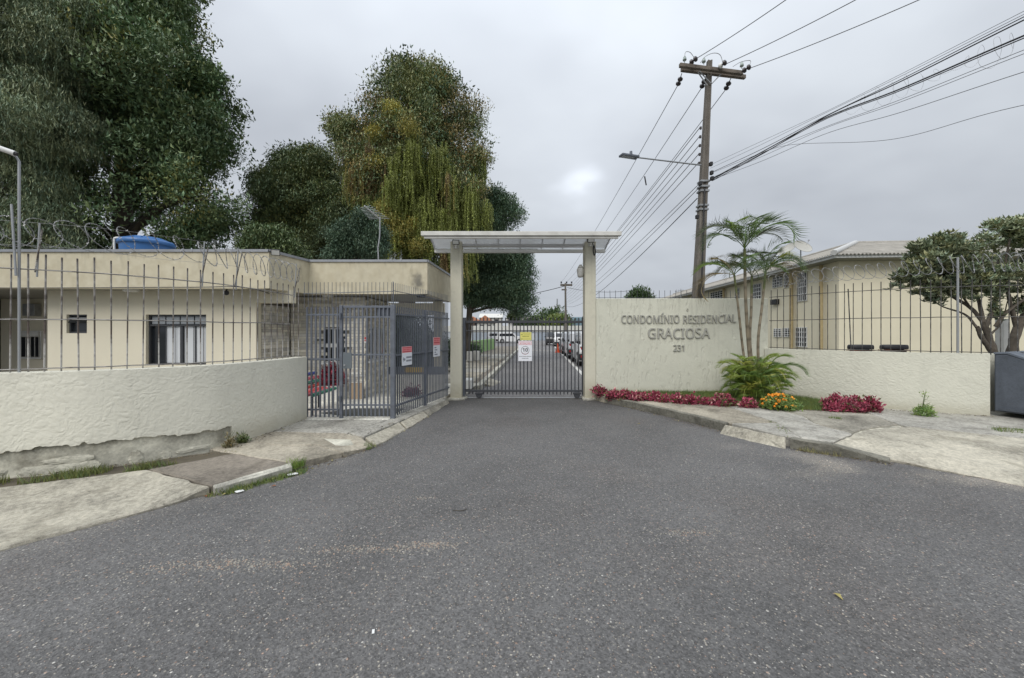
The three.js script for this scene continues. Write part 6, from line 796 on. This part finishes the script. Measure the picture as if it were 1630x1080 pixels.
// ------------------------------------------------------------------ the apartment block on the right
{
  const O = [16.4, 18.9], u = [Math.sin(RD), Math.cos(RD)], t = thing('apartment_block', 'two-storey cream apartment block with grey corrugated hip roof on the right', 'building', [O[0], 0, -O[1]]);
  const g2 = (g) => { g.rotateY(-RD).translate(O[0], 0, -O[1]); return uvBox(g); };           // local: x right, z towards the viewer, building runs to -z
  const bx = (x0, x1, y0, y1, z0, z1) => g2(new THREE.BoxGeometry(x1 - x0, y1 - y0, z1 - z0).translate((x0 + x1) / 2, (y0 + y1) / 2, (z0 + z1) / 2));
  const H = 5.2, L = 34, W = 8; part('wall', bx(0, 16, 0, H, -W, 0), M.apartment, t, 'blank cream end wall'); part('wall', bx(-0.001, W, 0, H, -L, -W - 0.002), M.apartment, t);
  const ins = (x0, x1, y0, y1, m, nm, par, dep = 0.03) => part(nm, bx(-dep, -0.004, y0, y1, -x1, -x0), m, par);
  const zOf = (px, dd) => { // distance along the side wall of a point seen at px
    const k = (px - 815) / 600; return (O[0] - k * O[1]) / (k * u[1] - u[0]); };
  const win = (pa, pb, y0, y1, grille) => { const s0 = zOf(pb), s1 = zOf(pa); const fr = ins(s0, s1, y0, y1, M.whiteDirty, 'window', t, 0.05); part('pane', bx(-0.056, -0.051, y0 + 0.06, y1 - 0.06, -s1 + 0.06, -s0 - 0.06), M.glass, fr); const n = grille; for (let i = 1; i < n; i++) { const s = mix(s0, s1, i / n); part('window_bar', bx(-0.09, -0.06, y0, y1, -s - 0.015, -s + 0.015), M.white, fr); } for (let j = 1; j < 4; j++) part('window_bar', bx(-0.085, -0.058, mix(y0, y1, j / 4) - 0.015, mix(y0, y1, j / 4) + 0.015, -s1, -s0), M.white, fr); };
  const yy = (py, px) => { const s = zOf(px), d = O[1] + s * u[1]; return Y(py, d); };
  win(1270, 1286, yy(480, 1278), yy(434, 1278), 5); win(1231, 1247, yy(458, 1239), yy(440, 1239), 4); win(1249, 1262, yy(458, 1256), yy(437, 1256), 4); win(1268, 1286, yy(553, 1277), yy(521, 1277), 5); win(1233, 1245, yy(537, 1239), yy(523, 1239), 3); win(1247, 1261, yy(537, 1254), yy(522, 1254), 3);
  win(1199, 1213, yy(478, 1206), yy(452, 1206), 4); win(1171, 1178, yy(485, 1174), yy(459, 1174), 3); win(1132, 1152, yy(478, 1142), yy(464, 1142), 5);
  for (const px of [1265, 1313, 1156]) { const s = zOf(px), m = new THREE.CylinderGeometry(px === 1313 ? 0.085 : 0.1, px === 1313 ? 0.085 : 0.1, H - 0.1, 10).translate(-0.18, H / 2, -s); part('downpipe', g2(m), M.yellowPipe ??= std({ map: grime([0.36, 0.285, 0.15], 1.2, 38, { amp: 0.25, streak: 0.2, size: 512 }), roughness: 0.7 }), t); }
  { const s = zOf(1236), m = ins(s - 0.3, s + 0.3, yy(485, 1236), yy(477, 1236), M.black, 'wall_lamp', t, 0.2); }
  // roof: corrugated sheets, eaves boards, hip capping
  const ov = 0.75, eH = H + 0.02, rH = 6.95, half = 4;
  part('eaves', bx(-ov, 16, eH, eH + 0.16, 0.06, ov), M.white, t); part('eaves', bx(-ov, -0.06, eH, eH + 0.16, -L, 0.058), M.white, t);
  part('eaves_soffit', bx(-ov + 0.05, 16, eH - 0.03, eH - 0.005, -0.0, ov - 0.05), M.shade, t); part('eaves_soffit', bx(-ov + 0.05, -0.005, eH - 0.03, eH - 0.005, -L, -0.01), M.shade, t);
  const corr = (P, uDir, vDir, ul, vl, clip) => {                   // u along the eave, v up the slope
    const pitch = 0.177, nu = Math.round(ul / (pitch / 6)), v = [], uv = []; const pt = (i, a) => { const s = (i / nu) * ul, w = 0.03 * Math.sin((s / pitch) * 6.283); return [P[0] + uDir[0] * s + vDir[0] * a, P[1] + uDir[1] * s + vDir[1] * a + w, P[2] + uDir[2] * s + vDir[2] * a, s]; };
    for (let i = 0; i < nu; i++) { const s0 = (i / nu) * ul, s1 = ((i + 1) / nu) * ul, [a0, b0] = clip(s0, vl), [a1, b1] = clip(s1, vl); if (b0 <= a0 && b1 <= a1) continue; const A = pt(i, a0), B = pt(i + 1, a1), C = pt(i + 1, b1), D = pt(i, b0); for (const q of [A, B, C, A, C, D]) { v.push(q[0], q[1], q[2]); uv.push(q[3], q[1] * 2.6); } const th = 0.035; for (const q of [A, B, [B[0], B[1] - th, B[2], 0], A, [B[0], B[1] - th, B[2], 0], [A[0], A[1] - th, A[2], 0]]) { v.push(q[0], q[1], q[2]); uv.push(0.3, 0.3); } }
    const g = new THREE.BufferGeometry(); g.setAttribute('position', new THREE.Float32BufferAttribute(v, 3)); g.setAttribute('uv', new THREE.Float32BufferAttribute(uv, 2)); g.computeVertexNormals(); g.rotateY(-RD).translate(O[0], 0, -O[1]); return g; };
  const sl = Math.hypot(half + ov, rH - eH - 0.16), dy = (rH - eH - 0.16) / sl, dz = (half + ov) / sl, ev = ov + 0.12, y0 = eH + 0.17;
  part('roof_slope', corr([-ev, y0, ev], [1, 0, 0], [0, dy, -dz], 17, sl, (s) => [0, Math.min(sl, s / dz)]), M.fibro, t); part('roof_slope', corr([-ev, y0, ev], [0, 0, -1], [dz, dy, 0], L + ev, sl, (s) => [0, Math.min(sl, s / dz)]), M.fibro, t);
  part('hip_capping', g2(rod(V(-ev - 0.05, y0 + 0.05, ev + 0.05), V(half - 0.1, rH + 0.04, -half + 0.1), 0.14, 0.14, 6)), std({ color: lin(0.5, 0.5, 0.49), roughness: 0.8 }), t); part('ridge_capping', g2(merge([rod(V(half - 0.2, rH + 0.02, -half), V(16, rH + 0.02, -half), 0.13, 0.13, 6), rod(V(half - 0.1, rH + 0.02, -half + 0.1), V(half - 0.1, rH + 0.02, -L), 0.13, 0.13, 6)])), M.fibro, t);
  const back = new THREE.Shape(); // far slopes close the roof
  part('roof_slope', corr([16, y0, -2 * half - ev], [-1, 0, 0], [0, dy, dz], 12, sl, () => [0, sl]), M.fibro, t);
  // satellite dishes
  const dishG = new THREE.LatheGeometry([[0, 0], [0.15, 0.012], [0.3, 0.05], [0.42, 0.1], [0.44, 0.115], [0.43, 0.12]].map(([r, y]) => new THREE.Vector2(r, y)), 28);
  [[1276, 395, 20, 1.0, 'largest pale satellite dish at the roof edge of the apartment block'], [1258, 396, 22, 0.8, 'middle satellite dish on the apartment roof, turned edge-on'], [1248, 400, 23, 0.8, 'leftmost satellite dish on the apartment roof']].forEach(([px, py, d, s, label], i) => { const c = at(px, py, d), t2 = thing('satellite_dish', label, 'satellite dish', c.toArray(), 'satellite dishes on the apartment roof'); const m = local('dish', dishG, M.dish ??= std({ color: lin(0.42, 0.41, 0.37), roughness: 0.6 }), t2); m.scale.setScalar(s * 1.05); m.rotation.set(0.9, [0.25, -1.0, -1.2][i], 0.15, 'YXZ'); const a = local('feed_arm', merge([rod(V(0, 0.08, 0.35), V(0.1, 0.3, 0.35), 0.014), rod(V(0.09, 0.28, 0.34), V(0.12, 0.35, 0.36), 0.035, 0.035, 8)]), M.galv, t2); local('mast', merge([rod(V(0, -0.1, -0.05), V(0, -0.8, -0.05), 0.03), rod(V(0, -0.55, -0.05), V(0.3, -0.85, 0.1), 0.02)]), M.galv, t2); });
  const ant = thing('roof_antenna', 'thin television aerial over the far end of the apartment roof', 'antenna', [X(1084, 34), 4.5, -34]); part('mast', rod(at(1084, 478, 34), at(1084, 460, 34), 0.03), M.galv, ant); part('boom', rod(at(1075, 464, 34), at(1089, 462, 34), 0.025), M.galv, ant); for (let i = 0; i < 4; i++) part('element', rod(at(1077 + i * 3.4, 461, 34), at(1077 + i * 3.4, 466, 34), 0.015), M.galv, ant);
}
{ // things standing in the yard behind the right wall
  for (const [p0, p1, label] of [[1361, 1400, 'dark low round-edged bin lid showing above the right wall, left one'], [1413.5, 1456, 'dark low round-edged bin lid showing above the right wall, right one']]) {
    const d = 8.6, x0 = X(p0, d), x1 = X(p1, d), t = thing('yard_bin', label, 'bin', [(x0 + x1) / 2, 0.1, -d - 0.3], undefined); part('body', rbox(x0 + 0.06, x1 - 0.06, 0.1, Y(557, d), d + 0.08, d + 0.24, 0.05), std({ color: lin(0.07, 0.03, 0.02), roughness: 0.7 }), t); part('lid', new THREE.LatheGeometry([[0, 0.11], [0.9, 0.105], [0.97, 0.09], [1, 0.06], [1, 0.02], [0.97, 0], [0, 0]].map(([q, y]) => new THREE.Vector2(q, y)), 40).scale((x1 - x0) / 2, 1, 0.16).translate((x0 + x1) / 2, Y(557, d) + 0.004, -d - 0.16), M.black, t); part('band', rbox(x0 + 0.03, x1 - 0.03, Y(559, d), Y(557.5, d), d + 0.05, d + 0.27, 0.006), std({ color: lin(0.22, 0.07, 0.03), roughness: 0.7 }), t); }
  const p = thing('concrete_post', 'pale concrete post standing behind the garden tree trunks', 'post', [X(1596, 10.5), 0, -10.5]); part('post', rbox(X(1591, 10.5), X(1601, 10.5), 0, Y(508, 10.5), 10.4, 10.6, 0.015), M.whiteDirty, p);
}

// ------------------------------------------------------------------ beyond the gate
function car(label, pos, turn, paint, { kind = 'suv' } = {}) {
  const t = thing('parked_car', label, 'car', pos, 'cars parked along the inner street'); const pm = new THREE.MeshPhysicalMaterial({ color: paint, roughness: 0.35, clearcoat: 0.8, clearcoatRoughness: 0.1 });
  const S = (p) => new THREE.Shape(p.map(([x, y]) => new THREE.Vector2(x, y))), ex = (s, w, b) => new THREE.ExtrudeGeometry(s, { depth: w - 2 * b, bevelEnabled: true, bevelSize: b, bevelThickness: b, bevelSegments: 2, steps: 1 }).translate(0, 0, -(w - 2 * b) / 2);
  const low = S([[-2.05, 0.42], [-2.1, 0.7], [-2.06, 0.98], [2.0, 1.0], [2.1, 0.8], [2.08, 0.42], [1.75, 0.3], [-1.8, 0.3]]), cab = S([[-2.0, 0.98], [-1.88, 1.5], [-1.7, 1.6], [0.35, 1.6], [0.95, 1.02]]);
  const g = new THREE.Group(); local('body', ex(low, 1.76, 0.06), pm, t); const cb = local('cabin', ex(cab, 1.58, 0.07), pm, t);
  local('side_window', S2([[-1.72, 1.04], [-1.66, 1.46], [0.25, 1.48], [0.72, 1.04]], 1.594), M.glass, cb); local('rear_window', new RoundedBoxGeometry(0.03, 0.4, 1.22, 1, 0.01).rotateZ(-0.22).translate(-1.965, 1.3, 0), M.glass, cb); local('windscreen', new RoundedBoxGeometry(0.03, 0.62, 1.3, 1, 0.01).rotateZ(0.82).translate(0.72, 1.32, 0), M.glass, cb);
  function S2(p, w) { return new THREE.ExtrudeGeometry(S(p), { depth: w, bevelEnabled: false }).translate(0, 0, -w / 2); }
  local('bumper', new RoundedBoxGeometry(0.24, 0.3, 1.78, 2, 0.05).translate(-2.06, 0.48, 0), M.black, t); local('bumper', new RoundedBoxGeometry(0.22, 0.26, 1.76, 2, 0.05).translate(2.05, 0.45, 0), M.black, t);
  const redM = std({ color: lin(0.4, 0.02, 0.02), roughness: 0.2 }); for (const z of [-0.74, 0.74]) { const l = local('tail_light', new RoundedBoxGeometry(0.06, 0.2, 0.22, 1, 0.02).translate(-2.1, 0.86, z), M.black, t); local('lens', new RoundedBoxGeometry(0.04, 0.13, 0.15, 1, 0.015).translate(-2.125, 0.86, z), redM, l); local('headlight', new RoundedBoxGeometry(0.08, 0.16, 0.32, 1, 0.03).translate(2.06, 0.8, z * 0.9), M.glassPale, t); local('mirror', new RoundedBoxGeometry(0.12, 0.14, 0.2, 1, 0.03).translate(0.6, 1.08, z * 1.3), M.black, t); local('reflector', new THREE.BoxGeometry(0.02, 0.1, 0.16).translate(-2.19, 0.5, z), redM, t); }
  local('plate', new THREE.BoxGeometry(0.01, 0.12, 0.4).translate(-2.17, 0.68, 0), M.white, t); local('grille', new RoundedBoxGeometry(0.04, 0.2, 0.9, 1, 0.02).translate(2.09, 0.72, 0), M.black, t);
  for (const x of [-1.3, 1.3]) for (const z of [-0.8, 0.8]) { const w = local('wheel', new THREE.CylinderGeometry(0.34, 0.34, 0.22, 24).rotateX(Math.PI / 2), M.rubber, t, x, 0.34, z); local('rim', new THREE.CylinderGeometry(0.2, 0.2, 0.24, 12).rotateX(Math.PI / 2), M.alu, w); }
  t.rotation.y = turn; return t;
}
{
  const lane = (s, off) => [3.0 + Math.sin(RD) * (s - 18) + off, 0, -(18 + (s - 18) * Math.cos(RD))], T = Math.PI / 2 - RD;
  const wh = lin(0.72, 0.72, 0.72);
  car('nearest white car parked behind the right gate column, rear towards the gate', lane(19.6, 1.05), T, wh); car('silver car parked next along the street beyond the nearest white one', lane(24.6, 0.95), T, lin(0.5, 0.51, 0.53)); car('third car in the street row, pale grey', lane(29.6, 0.95), T, lin(0.42, 0.44, 0.47));
  car('white car facing the gate beyond the traffic cones', [X(893, 45), 0, -45], T - Math.PI, wh); car('dark car beside the white one beyond the cones', [X(879.5, 50), 0, -50], T - Math.PI, lin(0.03, 0.032, 0.035));
  car('silver car parked across the end of the street, left of the sign', [X(795, 62), 0, -62], 0.15, lin(0.45, 0.46, 0.48)); car('white car parked across the end of the street, nearest the sign', [X(812, 58), 0, -58], 0.1, wh);
  const cone = (px, label) => { const d = 30.5, t = thing('traffic_cone', label, 'traffic cone', [X(px, d), 0, -d], 'traffic cones in the street'); local('cone', new THREE.LatheGeometry([[0.17, 0.03], [0.16, 0.06], [0.045, 0.72], [0.03, 0.73], [0, 0.73]].map(([r, y]) => new THREE.Vector2(r, y)), 20), M.orange ??= std({ color: lin(0.75, 0.11, 0.03), roughness: 0.6 }), t); local('base', new RoundedBoxGeometry(0.4, 0.04, 0.4, 1, 0.015).translate(0, 0.02, 0), M.orange, t); return t; };
  cone(887.5, 'orange traffic cone on the left of the pair in the street'); cone(894, 'orange traffic cone on the right of the pair, nearest the parked cars');
  const line = (x0, d0, x1, d1, w, name, mat, h = 0.004, label) => { const L = Math.hypot(x1 - x0, d1 - d0), g = new THREE.BoxGeometry(w, h, L).rotateY(-Math.atan2(x1 - x0, d1 - d0)).translate((x0 + x1) / 2, h / 2, -(d0 + d1) / 2); return structure(name, uvBox(g), mat); };
  line(2.38, 10, 5.9, 56, 0.14, 'road_marking', M.whiteDirty); line(0.3, 34.0, 4.0, 34.3, 0.3, 'road_marking', M.concLight); line(-0.95, 10.4, 1.05, 42, 0.16, 'kerb', M.kerbWhite, 0.14);
  structure('ramp', slab([[-1.0, 11.3, 0.13], [-0.6, 11.2, 0.02], [-0.35, 12.2, 0.02], [-0.9, 12.6, 0.13]], 90), M.concLight);
  // garden on the left: white block, planters, hedge, green low wall, slab paving
  const wb = thing('white_block', 'white-painted masonry block just inside the gate at the left', 'block', [X(744, 10.3), 0.1, -10.3]); part('block', rbox(X(737, 10.2), X(752, 10.2), 0.1, Y(604, 10.2), 10.0, 10.5, 0.02), M.white, wb);
  [[748, 19.5, 'left white drum planter on the inner pavement'], [758.5, 20, 'right white drum planter on the inner pavement']].forEach(([px, d, label], i) => { const t = thing('drum_planter', label, 'planter', [X(px, d), 0.1, -d], 'white drum planters'); local('drum', new THREE.LatheGeometry([[0, 0], [0.15, 0], [0.17, 0.06], [0.175, 0.52], [0.15, 0.54], [0.145, 0.48], [0, 0.48]].map(([r, y]) => new THREE.Vector2(r, y)), 24), M.whiteDirty, t); local('soil', new THREE.CylinderGeometry(0.145, 0.145, 0.02, 20).translate(0, 0.485, 0), M.soil, t); });
  const gw = thing('green_wall', 'low light green wall along the inner garden', 'wall', [-3, 0.1, -30]); const green = std({ map: grime([0.30, 0.48, 0.20], 2, 39, { amp: 0.12, size: 512 }), roughness: 0.8 }); part('wall', box(X(690, 27), X(764, 27), 0.1, Y(545, 27), 27, 27.3), green, gw); part('wall', uvBox(new THREE.BoxGeometry(0.25, 0.95, 9).rotateY(-0.12).translate(X(771, 31), 0.55, -31.6)), green, gw); part('coping', box(X(690, 27), X(764, 27), Y(545, 27), Y(544, 27), 26.95, 27.35), M.concLight, gw);
  const hg = thing('hedge', 'dark clipped hedge below the light green wall', 'hedge', [X(748, 24), 0.1, -24]); crown(hg, 'foliage', [[-4.6, 0.45, -24, 0.5], [-3.9, 0.45, -24, 0.5], [-3.2, 0.45, -24, 0.5], [-2.6, 0.4, -24, 0.42]], 700, small, M.leaf, tone([0.03, 0.055, 0.02], 0.3), 501, { gaps: 0.2 }); part('stem', rod(V(-3.8, 0.1, -24), V(-3.8, 0.6, -24), 0.03), M.bark, hg);
  const cc = thing('garden_hedge', 'dark green hedge behind the side fence and the porch', 'hedge', [-4.2, 0.1, -13.6]); crown(cc, 'foliage', [[-5.5, 0.9, -13.5, 0.9], [-4.4, 0.9, -13.4, 0.85], [-3.5, 0.85, -13.6, 0.8], [-2.9, 0.8, -14.2, 0.6], [-5, 1.6, -13.8, 0.7], [-3.9, 1.6, -13.8, 0.7]], 2600, small, M.leaf, tone([0.022, 0.034, 0.022], 0.3), 502, { gaps: 0.15 });
  // street end: long pale wall with darker garage band, houses, roofs
  const d = 74, q = (a, b, y0, y1, d0 = d, d1 = d + 0.4) => box(X(a, d0), X(b, d0), y0, y1, d0, d1);
  const ew = thing('end_wall', 'long pale blue-grey wall with white band closing the street', 'wall', [X(840, d), 0, -d]); part('wall', q(690, 960, 0, Y(528.5, d)), std({ map: grime([0.42, 0.45, 0.49], 5, 44, { amp: 0.12, size: 512 }), roughness: 0.85 }), ew); part('band', q(690, 960, Y(528.3, d), Y(519, d), d - 0.15, d + 0.45), M.whiteDirty, ew); for (let i = 0; i < 11; i++) part('panel', q(736 + i * 17, 749 + i * 17, 0.15, Y(531, d), d - 0.06, d - 0.01), std({ color: i % 3 ? lin(0.30, 0.34, 0.39) : lin(0.5, 0.52, 0.54), roughness: 0.7 }), ew);
  const house = (label, a, b, yw, yr, dd, wallM, roofM, gable) => { const t = thing('house', label, 'house', [X((a + b) / 2, dd), 0, -dd]), x0 = X(a, dd), x1 = X(b, dd), w = Y(yw, dd), r = Y(yr, dd), dep = 8; part('wall', box(x0 + 0.4, x1 - 0.4, 0, w, dd, dd + dep), wallM, t);
    const s = gable ? new THREE.Shape([[x0, w], [x1, w], [(x0 + x1) / 2, r]].map(([x, y]) => new THREE.Vector2(x, y))) : null; part('roof', uvBox(gable ? new THREE.ExtrudeGeometry(s, { depth: dep + 0.8, bevelEnabled: false }).translate(0, 0, -dd - dep - 0.4) : new THREE.ExtrudeGeometry(new THREE.Shape([[0, w], [dep / 2 + 0.5, r], [dep + 1, w]].map(([x, y]) => new THREE.Vector2(x, y))), { depth: x1 - x0, bevelEnabled: false }).rotateY(Math.PI / 2).translate(x0, 0, -dd + 0.5)), roofM, t); for (let i = 0; i < 2; i++) { const wx = mix(x0, x1, 0.25 + 0.4 * i); part('window', box(wx, wx + (x1 - x0) * 0.16, w - 1.5, w - 0.5, dd - 0.05, dd), M.glass, t); } return t; };
  const tile = std({ map: grime([0.44, 0.20, 0.12], 3, 45, { amp: 0.25, size: 512 }), roughness: 0.9 }), pale = M.whiteDirty, brownW = std({ color: lin(0.1, 0.07, 0.055) });
  house('house with orange tile gable, left of the street end', 742, 763, 511, 504, 95, brownW, tile, true); house('house with large orange tile roof, right of the small gable', 757, 787, 514, 502, 92, pale, tile, true); house('cream flat-roofed building behind the orange roofs', 762, 800, 506, 498.5, 110, pale, pale, false); house('wide white low building with pale roof behind the signs', 806, 848, 512, 504, 100, M.white, M.fibro, false); house('grey hall with light roof above the end wall at the right', 850, 960, 524, 518, 86, M.whiteDirty, M.fibro, false);
  const hb = thing('far_tower', 'pale blue-grey tower block far off beside the right column', 'building', [X(921, 160), 0, -160]); part('wall', box(X(912, 160), X(940, 160), 0, Y(505, 160), 160, 172), std({ color: lin(0.25, 0.36, 0.42), roughness: 0.7 }), hb); for (let i = 0; i < 6; i++) part('window', box(X(913.5 + i * 4, 160), X(915.5 + i * 4, 160), Y(526, 160), Y(507, 160), 159.8, 159.95), std({ color: lin(0.13, 0.2, 0.25), roughness: 0.3 }), hb);
  const yc = thing('yellow_post', 'yellow post beside the parked cars at the right column', 'post', [X(929.5, 34), 0, -34]); part('post', rbox(X(928, 34), X(931, 34), 0, Y(518, 34), 33.9, 34.1, 0.02), M.yellowPipe, yc); part('cap', rbox(X(927.5, 34), X(931.5, 34), Y(518, 34) + 0.002, Y(517, 34), 33.85, 34.15, 0.01), M.yellowPipe, yc);
}
renderer.render(scene, camera);
